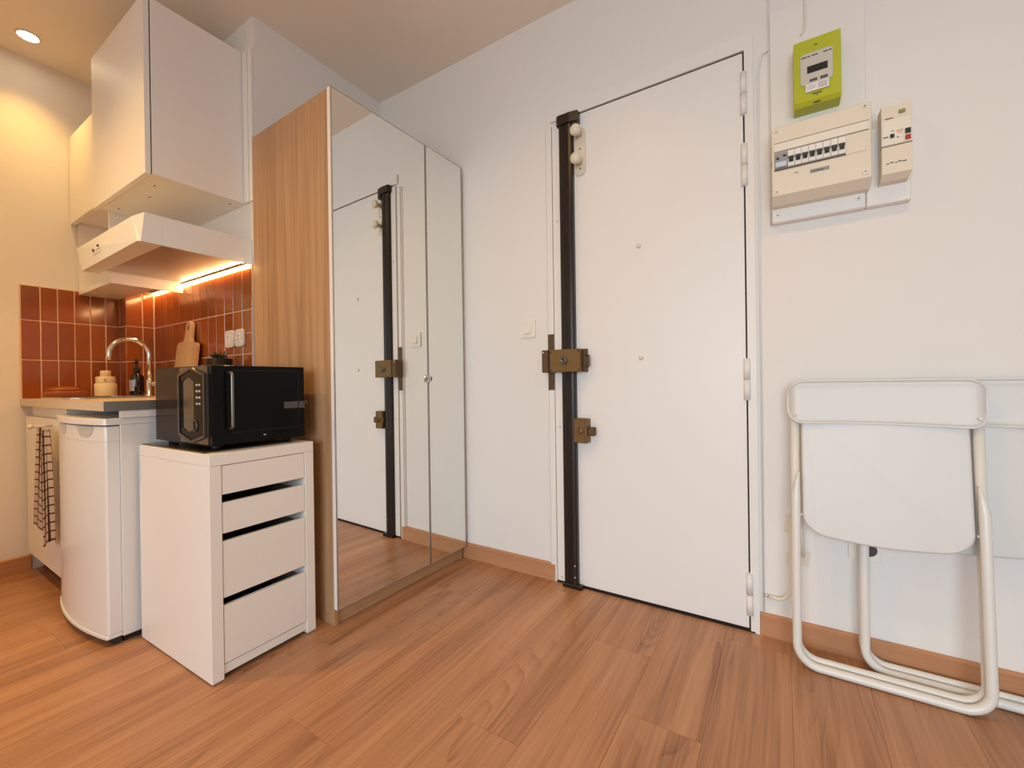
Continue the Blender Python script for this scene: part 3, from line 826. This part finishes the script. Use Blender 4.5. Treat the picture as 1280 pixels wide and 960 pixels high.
bm = ringz(rrect(SX0 + .004, SX1 - .004, SY0 + .004, SY1 - .004, .05), rrect(SX0 + .010, SX1 - .010, SY0 + .010, SY1 - .010, .05), CT - .15, CT + .0003)
prism(bm, rrect(SX0 + .004, SX1 - .004, SY0 + .004, SY1 - .004, .05), 'z', CT - .153, CT - .150)
obj('basin', bm, 'steel', sk)

# ------------------------------------------------------------------ faucet
FX, FY = -1.43, -.858
fc = thing('faucet', 'chrome gooseneck kitchen faucet over the sink', 'faucet', (FX, FY, CT))
obj('base', lathe(bmesh.new(), [(.022, CT + .0005), (.022, CT + .008), (.0155, CT + .012), (.0155, CT + .085), (.0125, CT + .092), (.0, CT + .092)], FX, FY, 20), 'chrome', fc)
R_ = .080
pts = [(FX, FY, CT + .09), (FX, FY, 1.072)] + [(FX, FY - R_ + R_ * math.cos(t), 1.072 + R_ * math.sin(t)) for t in [k * PI / 18 for k in range(1, 18)]] + [(FX, FY - 2 * R_ + .0, 1.068), (FX, FY - 2 * R_ - .004, 1.045)]
obj('spout', tube(bmesh.new(), pts, .0115, 16), 'chrome', fc)
obj('lever', tube(bmesh.new(), [(FX + .012, FY, CT + .066), (FX + .075, FY + .004, CT + .068)], .0105, 14), 'chrome', fc)

# ------------------------------------------------------------------ things on the worktop
bt = thing('soap_bottle', 'dark amber pump bottle with pale label beside the faucet', 'bottle', (-1.515, -.905, CT))
bx, by = -1.515, -.886
obj('bottle_body', lathe(bmesh.new(), [(.029, CT + .0005), (.031, CT + .004), (.031, CT + .098), (.028, CT + .110), (.014, CT + .120), (.012, CT + .128), (0, CT + .128)], bx, by, 26), 'amber', bt)
bm = bmesh.new()
seg = [math.radians(a) for a in range(-120, -35, 7)]
for a, b in zip(seg, seg[1:]):
    vs_ = [bm.verts.new((bx + .0314 * math.cos(q), by + .0314 * math.sin(q), z)) for q, z in ((a, CT + .03), (b, CT + .03), (b, CT + .088), (a, CT + .088))]
    bm.faces.new(vs_)
bmesh.ops.solidify(bm, geom=bm.faces, thickness=.0005)
lb_ = obj('label', bm, 'paper', bt)
pmp = obj('pump', lathe(bmesh.new(), [(.013, CT + .126), (.015, CT + .132), (.015, CT + .152), (.006, CT + .156), (.006, CT + .178), (.008, CT + .182), (.006, CT + .2), (0, CT + .204)], bx, by, 18), 'rubber', bt)
obj('nozzle', tube(bmesh.new(), [(bx, by, CT + .180), (bx + .012, by - .022, CT + .178)], .004, 8), 'rubber', pmp)

jr = thing('stacked_jar', 'cream ceramic three-tier jar stack standing left of the soap bottle', 'jar', (-1.685, -.968, CT))
obj('lower_jar', lathe(bmesh.new(), [(.044, CT + .0005), (.0455, CT + .004), (.0455, CT + .070), (.043, CT + .073), (0, CT + .073)], -1.685, -.968, 30), 'ceramic', jr)
obj('middle_jar', lathe(bmesh.new(), [(.039, CT + .0732), (.040, CT + .076), (.040, CT + .106), (.038, CT + .109), (0, CT + .109)], -1.685, -.968, 30), 'ceramic', jr)
obj('lid', lathe(bmesh.new(), [(.022, CT + .1092), (.022, CT + .138), (.020, CT + .141), (0, CT + .141)], -1.685, -.968, 24), 'ceramic', jr)
obj('mark', B(-1.6448, -1.6438, -.985, -.975, CT + .083, CT + .098), 'ceramic_seam', jr)

bw = thing('oval_dish', 'rust-coloured oval dish with a lid on the worktop by the left wall', 'dish', (-1.70, -1.115, CT))
def oval(prof, cx, cy, ax, ay):
    bm = lathe(bmesh.new(), prof, 0, 0, 30)
    for v in bm.verts: v.co.x = v.co.x * ax + cx; v.co.y = v.co.y * ay + cy
    return bm
obj('dish', oval([(.5, CT + .0005), (.9, CT + .006), (1.0, CT + .020), (.97, CT + .033), (.9, CT + .036), (0, CT + .036)], -1.705, -1.115, .05, .083), 'terracotta', bw)
obj('dish_lid', oval([(.93, CT + .0362), (.95, CT + .042), (.75, CT + .052), (.35, CT + .058), (0, CT + .059)], -1.705, -1.12, .045, .070), 'terracotta', bw)

# chopping board leaning on the tiles
cbd = thing('chopping_board', 'pale wooden paddle chopping board leaning on the rust tiles', 'board', (-1.20, -.79, CT), 0, local=True)
cbd.rotation_euler = (math.radians(-5.5), math.radians(2.5), 0)
cbd.location = (-1.205, -.795, CT + .004)
poly = [(-.112, 0), (.112, 0), (.112, .258), (.100, .272), (.045, .278), (.034, .30), (.030, .36), (.024, .376), (.0, .384), (-.024, .376), (-.030, .36), (-.034, .30), (-.045, .278), (-.100, .272), (-.112, .258)]
hole = [(-.010 + 0, .345)]
bm = prism(bmesh.new(), poly, 'y', -.009, .009, bev=.002)
obj('paddle', bm, 'board', cbd)
obj('handle_hole', prism(bmesh.new(), [(.008 * math.cos(t), .350 + .016 * math.sin(t)) for t in [k * PI / 8 for k in range(16)]], 'y', -.0098, -.0088), 'brass_dark', cbd)

# potted plant
pl = thing('potted_plant', 'small dark potted succulent standing behind the microwave', 'plant', (-.735, -.825, CT))
obj('pot', lathe(bmesh.new(), [(.038, CT + .0005), (.046, CT + .010), (.050, CT + .170), (.045, CT + .172), (.044, CT + .155), (0, CT + .155)], -.735, -.825, 24), 'pot', pl)
for k in range(18):
    a = k * 2.4; tilt = .25 + .55 * (k / 18); L_ = .045 + .015 * random.random()
    d = Vector((math.cos(a) * math.sin(tilt), math.sin(a) * math.sin(tilt), math.cos(tilt)))
    p0 = Vector((-.735, -.825, CT + .154)) + d * .008
    ps = [p0 + d * L_ * t - Vector((0, 0, .012 * t * t)) for t in (0, .3, .65, 1)]
    obj('leaf', tube(bmesh.new(), ps, .005, 6, radii=[(.005, .003), (.007, .003), (.005, .0025), (.0008, .0008)]), 'leaf', pl)

# ------------------------------------------------------------------ fridge
fg = thing('fridge', 'white under-counter fridge with bowed door below the worktop', 'fridge', (-.86, -1.0, 0))
FX0, FX1, FYb, FZ = -1.155, -.582, -1.212, .772
obj('cabinet_body', B(FX0 + .008, FX1, FYb, -.76, .022, FZ + .018, bev=.003), 'fridge', fg)
def bowed(y0, bul, x0, x1, n=44, back=FYb - .0012):
    p = [(x0, back), (x0, y0)]
    r = .012
    for k in range(n + 1):
        t = k / n
        p.append((x0 + r * .4 + (x1 - x0 - r * .8) * t, y0 - .006 - bul * (1 - (2 * t - 1) ** 2)))
    p += [(x1, y0), (x1, back)]
    return p
dd = obj('fridge_door', prism(bmesh.new(), bowed(-1.246, .030, FX0, FX1 - .002), 'z', .040, FZ - .004, bev=.003, seg=2), 'fridge', fg)
obj('bottom_trim', prism(bmesh.new(), bowed(-1.250, .031, FX0, FX1 - .001), 'z', .027, .0395, bev=.002), 'fridge', dd)
obj('door_seam', prism(bmesh.new(), bowed(-1.2462, .0303, FX0 - .0002, FX1 - .0018), 'z', FZ - .058, FZ - .0565), 'fridge_handle', dd)
obj('top_lid', prism(bmesh.new(), bowed(-1.250, .033, FX0 - .002, FX1 + .004, back=-.78), 'z', FZ, FZ + .024, bev=.003, seg=2), 'fridge', fg)
obj('lid_gap', prism(bmesh.new(), bowed(-1.240, .028, FX0 + .004, FX1 - .005), 'z', FZ - .004, FZ), 'gap', fg)
for cx, wv in ((-.945, .095), (-.712, .118)):
    pts = [(cx - wv / 2, FZ - .0045)] + [(cx - wv / 2 * math.cos(t), FZ - .0045 - .040 * math.sin(t) ** .8) for t in [k * PI / 12 for k in range(1, 12)]] + [(cx + wv / 2, FZ - .0045)]
    ty = lambda xx: -1.246 - .006 - .030 * (1 - (2 * (xx - FX0) / (FX1 - FX0) - 1) ** 2)
    bm = bmesh.new()
    A = [bm.verts.new((u, ty(u) - .0012, v)) for u, v in pts]; C = [bm.verts.new((u, ty(u) + .006, v)) for u, v in pts]
    bm.faces.new(A); bm.faces.new(list(reversed(C)))
    for i in range(len(pts)): bm.faces.new((A[i], C[i], C[(i + 1) % len(pts)], A[(i + 1) % len(pts)]))
    bmesh.ops.recalc_face_normals(bm, faces=bm.faces)
    obj('grip_recess', bm, 'fridge_handle', dd)
obj('plinth', B(FX0 + .02, FX1 - .01, FYb + .005, -.80, .003, .0215), 'rubber', fg)
obj('hinge_bracket', B(FX1 - .035, FX1 - .002, FYb - .030, FYb - .002, .008, .026), 'rubber', fg)
for xx in (FX0 + .05, FX1 - .03):
    obj('levelling_foot', lathe(bmesh.new(), [(.014, .0), (.014, .006), (.006, .008), (.006, .022)], xx, FYb - .012, 12), 'rubber', fg)
# white support board under the right end of the worktop
spb = obj('support_board', B(-.590, WX1 - .004, -1.212, -.765, FZ + .0245, CB - .0005), 'white', wt)

# ------------------------------------------------------------------ checked towel on the cupboard peg
bm = bmesh.new()
uvl = bm.loops.layers.uv.new('UVMap')
NU, NV = 28, 30
grid = {}
tx0, tx1, tz0, tz1 = -1.345, -1.185, .735, .315
for i in range(NU + 1):
    for j in range(NV + 1):
        u, v = i / NU, j / NV
        spread = .62 + .62 * v ** .7
        xc = -1.222 - .012 * v
        x = xc + (u - .5) * .215 * spread
        y = -1.284 - .008 * math.sin(u * 11 + .5) * (.5 + .5 * v) - .004 * math.sin(u * 23 + v * 2)
        z = tz0 + (tz1 - tz0) * v - .03 * math.sin(u * PI) * v + .012 * math.sin(u * 9) * v - (.035 * (u > .35) * v)
        if j == 0: z += .004 * math.sin(u * 7)
        grid[i, j] = bm.verts.new((x, y, z))
for i in range(NU):
    for j in range(NV):
        f = bm.faces.new((grid[i, j], grid[i, j + 1], grid[i + 1, j + 1], grid[i + 1, j])); f.smooth = True
        for l, (a, b) in zip(f.loops, ((i, j), (i, j + 1), (i + 1, j + 1), (i + 1, j))):
            l[uvl].uv = (a / NU + .02, b / NV + .02)
bmesh.ops.solidify(bm, geom=list(bm.faces), thickness=.003)
tw = obj('tea_towel', bm, 'cloth', at=(-1.222, -1.284, .735))
tag(tw, 'cream and brown checked tea towel hanging from the white cupboard peg', 'towel')

# ------------------------------------------------------------------ electrics on the right wall
bp_ = obj('mounting_board', B(1.375, 1.630, -.020, -.0005, 1.70, 2.16, bev=.002), 'wall', at=(1.5, 0, 1.9))
tag(bp_, 'white painted backing board behind the green electricity meter', 'board')

# trunking base below the consumer unit
tb = thing('cable_trunking', 'white flat cable trunking under the fuse box and breaker', 'trunking', (1.55, 0, 1.43))
obj('left_cover', B(1.376, 1.6255, -.031, -.0005, 1.432, 1.699, bev=.003), 'white_plastic', tb)
obj('right_cover', B(1.627, 1.731, -.029, -.0005, 1.432, 1.67, bev=.003), 'white_plastic', tb)
for x_, z_ in ((1.392, 1.456), (1.608, 1.462)):
    s_ = obj('screw_cap', lathe(bmesh.new(), [(.0075, -.0305), (.0075, -.0325), (.006, -.033), (0, -.033)], x_, 0, 14, 'y', z_), 'white_plastic', tb)
    obj('screw_slot', B(x_ - .002, x_ + .002, -.0336, -.0329, z_ - .002, z_ + .002), 'dark_print', s_)

# meter
mt = thing('electricity_meter', 'lime green electricity meter with grey display on the white board', 'meter', (1.50, -.02, 1.78))
MXa, MXb = 1.4415, 1.5635
bm = prism(bmesh.new(), [(-.0205, 1.774), (-.074, 1.774), (-.083, 1.786), (-.083, 1.980), (-.074, 1.983), (-.0205, 1.983)], 'x', MXa, MXb, bev=.002)
obj('case', bm, 'green', mt)
bm = prism(bmesh.new(), rrect(1.459, 1.543, 1.836, 1.935, .009), 'y', -.0832, -.0862, bev=.001)
fp = obj('faceplate', bm, 'grey_face', mt)
obj('display', B(1.477, 1.530, -.0872, -.0858, 1.870, 1.892), 'lcd', fp)
for k in range(3):
    obj('button', B(1.484 + k * .0065, 1.4895 + k * .0065, -.0876, -.0858, 1.842, 1.850), 'dark_print', fp)
    obj('button', B(1.511 + k * .0065, 1.5165 + k * .0065, -.0876, -.0858, 1.842, 1.850), 'dark_print', fp)
bm = bmesh.new()
for k, (x_, w_) in enumerate(((1.462, .014), (1.478, .006), (1.489, .009), (1.499, .006), (1.519, .012), (1.533, .007))): box(bm, x_, x_ + w_, -.0868, -.0860, 1.922 + .0, 1.9255)
obj('printing', bm, 'dark_print', fp)
st = obj('sticker', B(1.472, 1.533, -.0875, -.0863, 1.811, 1.8355), 'paper', mt)
bm = bmesh.new()
for k in range(3): box(bm, 1.505, 1.528, -.0880, -.0874, 1.817 + k * .006, 1.8195 + k * .006)
for k in range(2): box(bm, 1.476, 1.498, -.0880, -.0874, 1.820 + k * .007, 1.8215 + k * .007)
obj('sticker_print', bm, 'grey_sw', st)
bm = bmesh.new(); box(bm, 1.490, 1.515, -.0836, -.0829, 1.8015, 1.805); box(bm, 1.501, 1.504, -.0836, -.0829, 1.796, 1.7995); box(bm, 1.497, 1.505, -.0836, -.0829, 1.955, 1.9585)
obj('case_print', bm, 'dark_print', mt)
bm = bmesh.new(); box(bm, 1.493, 1.511, -.0800, -.0775, 1.7763, 1.7795)
obj('lower_print', bm, 'dark_print', mt)

# consumer unit
du = thing('fuse_box', 'cream consumer unit with a row of black breaker switches', 'fuse box', (1.505, -.031, 1.50))
DX0, DX1 = 1.378, 1.632
YF = -.096
bm = prism(bmesh.new(), [(-.0315, 1.478), (-.060, 1.478), (YF, 1.500), (YF, 1.722), (-.088, 1.727), (-.0315, 1.727)], 'x', DX0, DX1, bev=.003)
obj('cover', bm, 'cream', du)
bm = bmesh.new()
for a in ((1.385, 1.626, 1.668, 1.6705), (1.385, 1.626, 1.640, 1.6415)): box(bm, a[0], a[1], YF - .0008, YF + .001, a[2], a[3])
obj('lid_groove', bm, 'brass_dark', du)
obj('lid_window', B(1.385, 1.624, YF - .0032, YF - .0002, 1.6425, 1.6675), 'cream2', du)
obj('edge_strip', B(1.571, 1.622, YF - .0022, YF - .0002, 1.581, 1.639), 'cream', du)
bz = obj('switch_window', B(1.385, 1.5715, YF - .0012, YF + .0005, 1.583, 1.640), 'grey_face', du)
obj('dark_border', B(1.385, 1.5715, YF - .002, YF - .0011, 1.580, 1.5845), 'brass_dark', bz)
obj('red_line', B(1.42, 1.5715, YF - .0018, YF - .0011, 1.636, 1.6385), 'pink_print', bz)
ms = obj('main_switch', B(1.387, 1.421, YF - .008, YF - .001, 1.586, 1.636, bev=.001), 'grey_sw', bz)
obj('blue_tab', B(1.389, 1.419, YF - .0105, YF - .0078, 1.589, 1.604), 'blue_label', ms)
obj('toggle', B(1.391, 1.399, YF - .0105, YF - .0078, 1.614, 1.619), 'black_print', ms)
obj('toggle', B(1.409, 1.418, YF - .0105, YF - .0078, 1.620, 1.6245), 'black_print', ms)
for k in range(8):
    xa = 1.4225 + k * .01855
    br = obj('breaker', B(xa, xa + .0175, YF - .007, YF - .001, 1.586, 1.636, bev=.0006), 'white_plastic', bz)
    obj('toggle_slot', B(xa + .001, xa + .0165, YF - .0085, YF - .0068, 1.608, 1.617), 'dark_print', br)
    obj('toggle', prism(bmesh.new(), [(YF - .007, 1.598), (YF - .014, 1.600), (YF - .012, 1.607), (YF - .007, 1.608)], 'x', xa + .003, xa + .0145), 'black_print', br)
obj('name_plate', B(1.481, 1.530, YF - .0018, YF - .0002, 1.550, 1.5605), 'grey_sw', du)
bm = bmesh.new(); box(bm, 1.484, 1.516, YF - .0024, YF - .0017, 1.5525, 1.5545); box(bm, 1.44, 1.45, YF - .0008, YF - .0001, 1.561, 1.563)
obj('printing', bm, 'dark_print', du)
for x_, z_, r_ in ((1.391, 1.512, .007), (1.617, 1.517, .0085), (1.391, 1.709, .006), (1.617, 1.713, .005)):
    s_ = obj('screw_cap', lathe(bmesh.new(), [(r_, YF - .0003), (r_, YF - .002), (r_ - .0015, YF - .0026), (0, YF - .0026)], x_, 0, 14, 'y', z_), 'cream2', du)
    obj('screw_slot', B(x_ - .0018, x_ + .0018, YF - .0032, YF - .0025, z_ - .0018, z_ + .0018), 'brass_dark', s_)
for x_ in (DX0 - .001, DX1 - .002):
    obj('side_clip', B(x_, x_ + .003, -.088, -.075, 1.602, 1.617), 'dark_print', du)
bm = B(1.595, 1.628, -.034, -.0205, 1.729, 1.752, bev=.003)
sl = obj('seal_box', bm, 'white_plastic', du)
obj('seal', lathe(bmesh.new(), [(.008, -.0342), (.008, -.038), (0, -.038)], 1.614, 0, 14, 'y', 1.742), 'dark_print', sl)

# separate main breaker
mb = thing('main_breaker', 'tall narrow cream main breaker right of the fuse box', 'breaker', (1.69, -.03, 1.49))
BX0, BX1, BY = 1.656, 1.7235, -.086
bm = bmesh.new()
hexa(bm, [(BX0 - .001, -.0295, 1.487), (BX1 - .003, -.0295, 1.487), (BX1 - .003, -.062, 1.487), (BX0 + .000, -.062, 1.487)], [(BX0 - .001, -.0295, 1.500), (BX1 - .001, -.0295, 1.500), (BX1, BY, 1.500), (BX0, BY, 1.500)])
hexa(bm, [(BX0, -.0295, 1.5), (BX1, -.0295, 1.5), (BX1, BY, 1.5), (BX0, BY, 1.5)], [(BX0, -.0295, 1.704), (BX1, -.0295, 1.704), (BX1, BY, 1.700), (BX0, BY, 1.700)])
obj('case', bm, 'cream', mb)
obj('case_joint', B(BX0 - .0004, BX1 + .0004, BY - .0006, BY + .02, 1.5795, 1.582), 'dark_print', mb)
obj('green_button', B(1.694, 1.709, BY - .006, BY - .0002, 1.669, 1.679, bev=.002), 'green_btn', mb)
obj('white_panel', B(BX0 + .003, BX1 - .003, BY - .0012, BY - .0002, 1.585, 1.655), 'cream2', mb)
obj('reset_button', B(1.675, 1.684, BY - .004, BY - .0010, 1.602, 1.613), 'black_print', mb)
obj('off_button', B(1.708, 1.720, BY - .005, BY - .0010, 1.606, 1.620), 'black_print', mb)
obj('trip_button', B(1.708, 1.720, BY - .005, BY - .0010, 1.588, 1.601), 'red_print', mb)
bm = bmesh.new()
box(bm, 1.660, 1.671, BY - .0018, BY - .0011, 1.606, 1.609); box(bm, 1.677, 1.684, BY - .0018, BY - .0011, 1.622, 1.6235); box(bm, 1.690, 1.694, BY - .0018, BY - .0011, 1.600, 1.603)
box(bm, 1.664, 1.682, BY - .0008, BY - .0001, 1.660, 1.6625)
for k, (a, b) in enumerate(((1.666, 1.672), (1.674, 1.682), (1.686, 1.690), (1.692, 1.700), (1.702, 1.711))): box(bm, a, b, BY - .0008, BY - .0001, 1.528 + .002 * (k % 2), 1.5305 + .002 * (k % 2))
obj('printing', bm, 'dark_print', mb)
bm = bmesh.new(); box(bm, 1.689, 1.704, BY - .0018, BY - .0011, 1.619, 1.6215); box(bm, 1.691, 1.702, BY - .0018, BY - .0011, 1.613, 1.615)
obj('red_printing', bm, 'pink_print', mb)

# painted cables on the wall
c1 = obj('wall_cable', tube(bmesh.new(), [(1.372, -.004, HC), (1.372, -.004, 1.435)], .0035, 8), 'wall', at=(1.372, 0, 2.0))
tag(c1, 'thin white-painted cable running up beside the backing board', 'cable')
c2 = obj('wall_cable', tube(bmesh.new(), arc_path([(1.3715, -.0085, 2.045), (1.349, -.004, 2.036), (1.338, -.004, 1.97), (1.336, -.004, .083)], .012, 6), .003, 8), 'wall', at=(1.336, 0, 1.0))
tag(c2, 'thin white-painted cable running down beside the door frame to the skirting', 'cable')
c3 = obj('wall_cable', tube(bmesh.new(), arc_path([(1.4765, -.024, HC), (1.476, -.024, 2.07), (1.470, -.024, 2.05), (1.462, -.021, 2.043)], .008, 4), .0035, 8), 'cable', at=(1.476, 0, 2.1))
tag(c3, 'short white cable coming from the ceiling onto the backing board', 'cable')
c4 = thing('coax_cable', 'loose ivory cable end with metal plug taped behind the folding chair', 'cable', (1.40, 0, .15))
obj('cord', tube(bmesh.new(), arc_path([(1.352, -.010, .142), (1.392, -.016, .140), (1.418, -.016, .175), (1.420, -.014, .43), (1.434, -.012, .44), (1.448, -.012, .40), (1.452, -.010, .30)], .018, 6), .0065, 10), 'cable', c4)
obj('plug', tube(bmesh.new(), [(1.334, -.009, .1435), (1.354, -.010, .142)], .005, 10), 'chrome', c4)
for nm, poly, yy in (('taped corner', [(1.398, .374), (1.424, .368), (1.430, .428), (1.404, .436)], -.001), ('taped', [(1.405, .262), (1.468, .268), (1.474, .318), (1.402, .302)], -.001)):
    t_ = obj('tape', prism(bmesh.new(), poly, 'y', yy, yy - .0012), 'tape', c4)

# wall outlet low behind the chairs
ow = thing('wall_outlet', 'square white wall outlet low behind the folding chairs', 'socket', (1.615, 0, .372))
obj('plate', prism(bmesh.new(), rrect(1.574, 1.656, .318, .400, .006, 3), 'y', -.0005, -.009, bev=.002), 'switch', ow)
obj('socket_well', lathe(bmesh.new(), [(.021, -.0088), (.021, -.0096), (.018, -.0098), (0, -.0098)], 1.625, 0, 22, 'y', .357), 'outlet_dark', ow)

# ------------------------------------------------------------------ folding chairs
def folding_chair(ox, yb_top, yb_bot, label):
    """folded flat, leaning on the wall; ox = x of the left post"""
    Wd, R = .424, .0122
    L, Rr = ox, ox + Wd
    ch = thing('folding_chair', label, 'chair', (ox + Wd / 2, yb_bot, 0), group='white folding chairs leaning on the wall')
    yy = lambda z: yb_bot + (yb_top - yb_bot) * z / .88
    def front(z): return yy(z) - .0255
    # back frame: U with rounded bottom corners, tops under the backrest
    zb = R + .006
    pts = arc_path([(L + .002, yy(.875), .875), (L, yy(zb), zb), (Rr, yy(zb), zb), (Rr - .002, yy(.875), .875)], .058, 8)
    obj('back_frame', tube(bmesh.new(), pts, R, 16), 'chair', ch)
    # front frame, its flattened upper ends pivot on the back frame
    zt = .605
    yo = -.030
    zb2 = R + .0015
    P = arc_path([(L + .004, front(zt), zt), (L + .001, front(zt - .06), zt - .06), (L, yy(zb2) + yo, zb2), (Rr, yy(zb2) + yo, zb2), (Rr - .001, front(zt - .06), zt - .06), (Rr - .004, front(zt), zt)], .058, 8)
    P = [P[0]] + [p for p in P[1:-1]] + [P[-1]]
    rad = [R] * len(P)
    # taper the tips
    full = []
    rr = []
    for i, p in enumerate(P):
        full.append(p); rr.append(R)
    a0, a1 = Vector((L + .0105, front(zt), zt)), Vector((L + .0055, front(zt - .035), zt - .035))
    b0, b1 = Vector((Rr - .0105, front(zt), zt)), Vector((Rr - .0055, front(zt - .035), zt - .035))
    core = arc_path([(L + .0015, front(zt - .075), zt - .075), (L, yy(zb2) + yo, zb2), (Rr, yy(zb2) + yo, zb2), (Rr - .0015, front(zt - .075), zt - .075)], .058, 8)
    full = [a0, a1] + core + [b1, b0]
    rr = [.0022, .0075] + [R] * len(core) + [.0075, .0022]
    obj('front_frame', tube(bmesh.new(), full, R, 16, radii=rr), 'chair', ch)
    for x_ in (L + .085, Rr - .045):
        obj('foot_pad', lathe(bmesh.new(), [(.006, 0.0002), (.0085, .003), (.0085, .008)], x_, yy(zb2) + yo, 12), 'foot', ch)
    # seat: tray hanging between the frames
    bm = bmesh.new()
    s0, s1, zs0, zs1 = L + .0185, Rr - .0185, .408, .782
    prof = []
    def pt(u, v): return (s0 + (s1 - s0) * u, zs0 + (zs1 - zs0) * v)
    rad_, n = .075, 8
    out = []
    for k in range(n + 1):
        a = PI + k / n * PI / 2
        out.append((s0 + rad_ + rad_ * math.cos(a), zs0 + rad_ * .85 + rad_ * .85 * math.sin(a)))
    for k in range(1, 8):
        t = k / 8
        out.append((s0 + rad_ + (s1 - s0 - 2 * rad_) * t, zs0 - .008 * math.sin(PI * t)))
    for k in range(n + 1):
        a = 1.5 * PI + k / n * PI / 2
        out.append((s1 - rad_ + rad_ * math.cos(a), zs0 + rad_ * .85 + rad_ * .85 * math.sin(a)))
    out += [(s1, zs1 - .02), (s1 - .02, zs1), (s0 + .02, zs1), (s0, zs1 - .02)]
    prism(bm, out, 'y', 0, .020, bev=.006, seg=3)
    for v in bm.verts:
        v.co.y += yy(v.co.z) - .0245 + .019 * max(0, (v.co.z - .47) / .33)
    for f in bm.faces: f.smooth = len(f.verts) < 6
    obj('seat', bm, 'chair_panel', ch)
    for x_ in (L + .0125, Rr - .0125):
        obj('pivot_pin', tube(bmesh.new(), [(x_ - .004, yy(.47) - .020, .47), (x_ + .006, yy(.47) - .020, .47)], .004, 10), 'chair', ch)
    # backrest: pressed panel wrapped over the posts, with a rolled edge
    z0, z1 = .757, .893
    x0_, x1_ = L - .0165, Rr + .0165
    out = rrect(x0_, x1_, z0, z1, .045, 8)
    NX, NZ = 40, 10
    bm = bmesh.new()
    g = {}
    cxm = (x0_ + x1_) / 2; hw = (x1_ - x0_) / 2
    def inside_halfheight(x):
        d = hw - abs(x - cxm); r = .045
        if d >= r: return 0.0
        return r - math.sqrt(max(0, r * r - (r - d) ** 2))
    def by(x, t):
        u = abs(x - cxm) / hw
        base = yy(.82) - .0165
        y = base + .010 * (1 - min(1, u / .86) ** 2)
        if u > .93: y += .016 * ((u - .93) / .07) ** 1.5
        return y - .004 * abs(2 * t - 1) ** 6
    xsn = []
    for i in range(NX + 1):
        s = -1 + 2 * i / NX
        xsn.append(cxm + hw * math.sin(s * PI / 2) * .9995)
    for i, x in enumerate(xsn):
        c = inside_halfheight(x)
        sag = .006 * (1 - ((x - cxm) / hw) ** 2)
        for j in range(NZ + 1):
            t = j / NZ
            z = (z0 + c + sag) + (z1 - z0 - 2 * c - sag) * t
            g[i, j] = bm.verts.new((x, by(x, t) + (yy(z) - yy(.82)), z))
    for i in range(NX):
        for j in range(NZ):
            f = bm.faces.new((g[i, j], g[i + 1, j], g[i + 1, j + 1], g[i, j + 1])); f.smooth = True
    bd = [g[i, 0] for i in range(NX + 1)] + [g[NX, j] for j in range(1, NZ + 1)] + [g[i, NZ] for i in range(NX - 1, -1, -1)] + [g[0, j] for j in range(NZ - 1, 0, -1)]
    edge_pts = [v.co.copy() for v in bd]
    bmesh.ops.recalc_face_normals(bm, faces=bm.faces)
    bmesh.ops.solidify(bm, geom=list(bm.faces), thickness=.002)
    bk = obj('backrest', bm, 'chair_panel', ch)
    clean = [edge_pts[0]]
    for p in edge_pts[1:]:
        if (p - clean[-1]).length > .0035: clean.append(p)
    if (clean[-1] - clean[0]).length < .0035: clean.pop()
    obj('rolled_edge', tube(bmesh.new(), clean, .0026, 8, closed=True), 'chair', bk)
    for x_ in (L + .002, Rr - .002):
        obj('rivet', lathe(bmesh.new(), [(.0055, yy(.785) - .0165), (.0055, yy(.785) - .0215), (.003, yy(.785) - .0235), (0, yy(.785) - .0235)], x_, 0, 14, 'y', .785), 'chair', bk)
    return ch
folding_chair(1.431, -.066, -.118, 'white folding chair in front, full frame visible, leaning over the second chair')
folding_chair(1.606, -.026, -.040, 'white folding chair behind, partly hidden, cut off by the right picture edge')

# ------------------------------------------------------------------ recessed ceiling spotlights
def downlight(x, y, label, power=None, cone=100):
    d = thing('ceiling_spotlight', label, 'light', (x, y, HC))
    z = HC
    bm = bmesh.new()
    lathe(bm, [(.034, z - .0005), (.044, z - .0005), (.044, z - .004), (.040, z - .007), (.034, z - .004), (.034, z - .0005)], x, y, 28, caps=False)
    obj('trim_ring', bm, 'lamp_trim', d)
    obj('lens', lathe(bmesh.new(), [(.033, z - .0008), (.033, z - .003), (0, z - .0032)], x, y, 24), 'lamp_lens', d)
    l = bpy.data.lights.new('spotlight_bulb', 'SPOT')
    l.energy = power if power is not None else SPOT_W
    l.color = WARM; l.spot_size = math.radians(cone); l.spot_blend = 1.0; l.shadow_soft_size = .035
    o = bpy.data.objects.new('spotlight_bulb', l); COL.objects.link(o); o.parent = d; o.location = (0, 0, -.012)
    return d
downlight(-1.60, -1.245, 'recessed warm ceiling spotlight above the kitchen', 24, 102)
downlight(-0.75, -1.85, 'recessed warm ceiling spotlight in front of the fridge, outside the picture', 96, 135)
downlight(0.62, -1.10, 'recessed warm ceiling spotlight above the entrance, outside the picture', 36, 150)
downlight(1.80, -1.10, 'added warm ceiling spotlight above the folding chairs, outside the picture', 20, 150)  # unseen lamp, added to warm the upper right wall
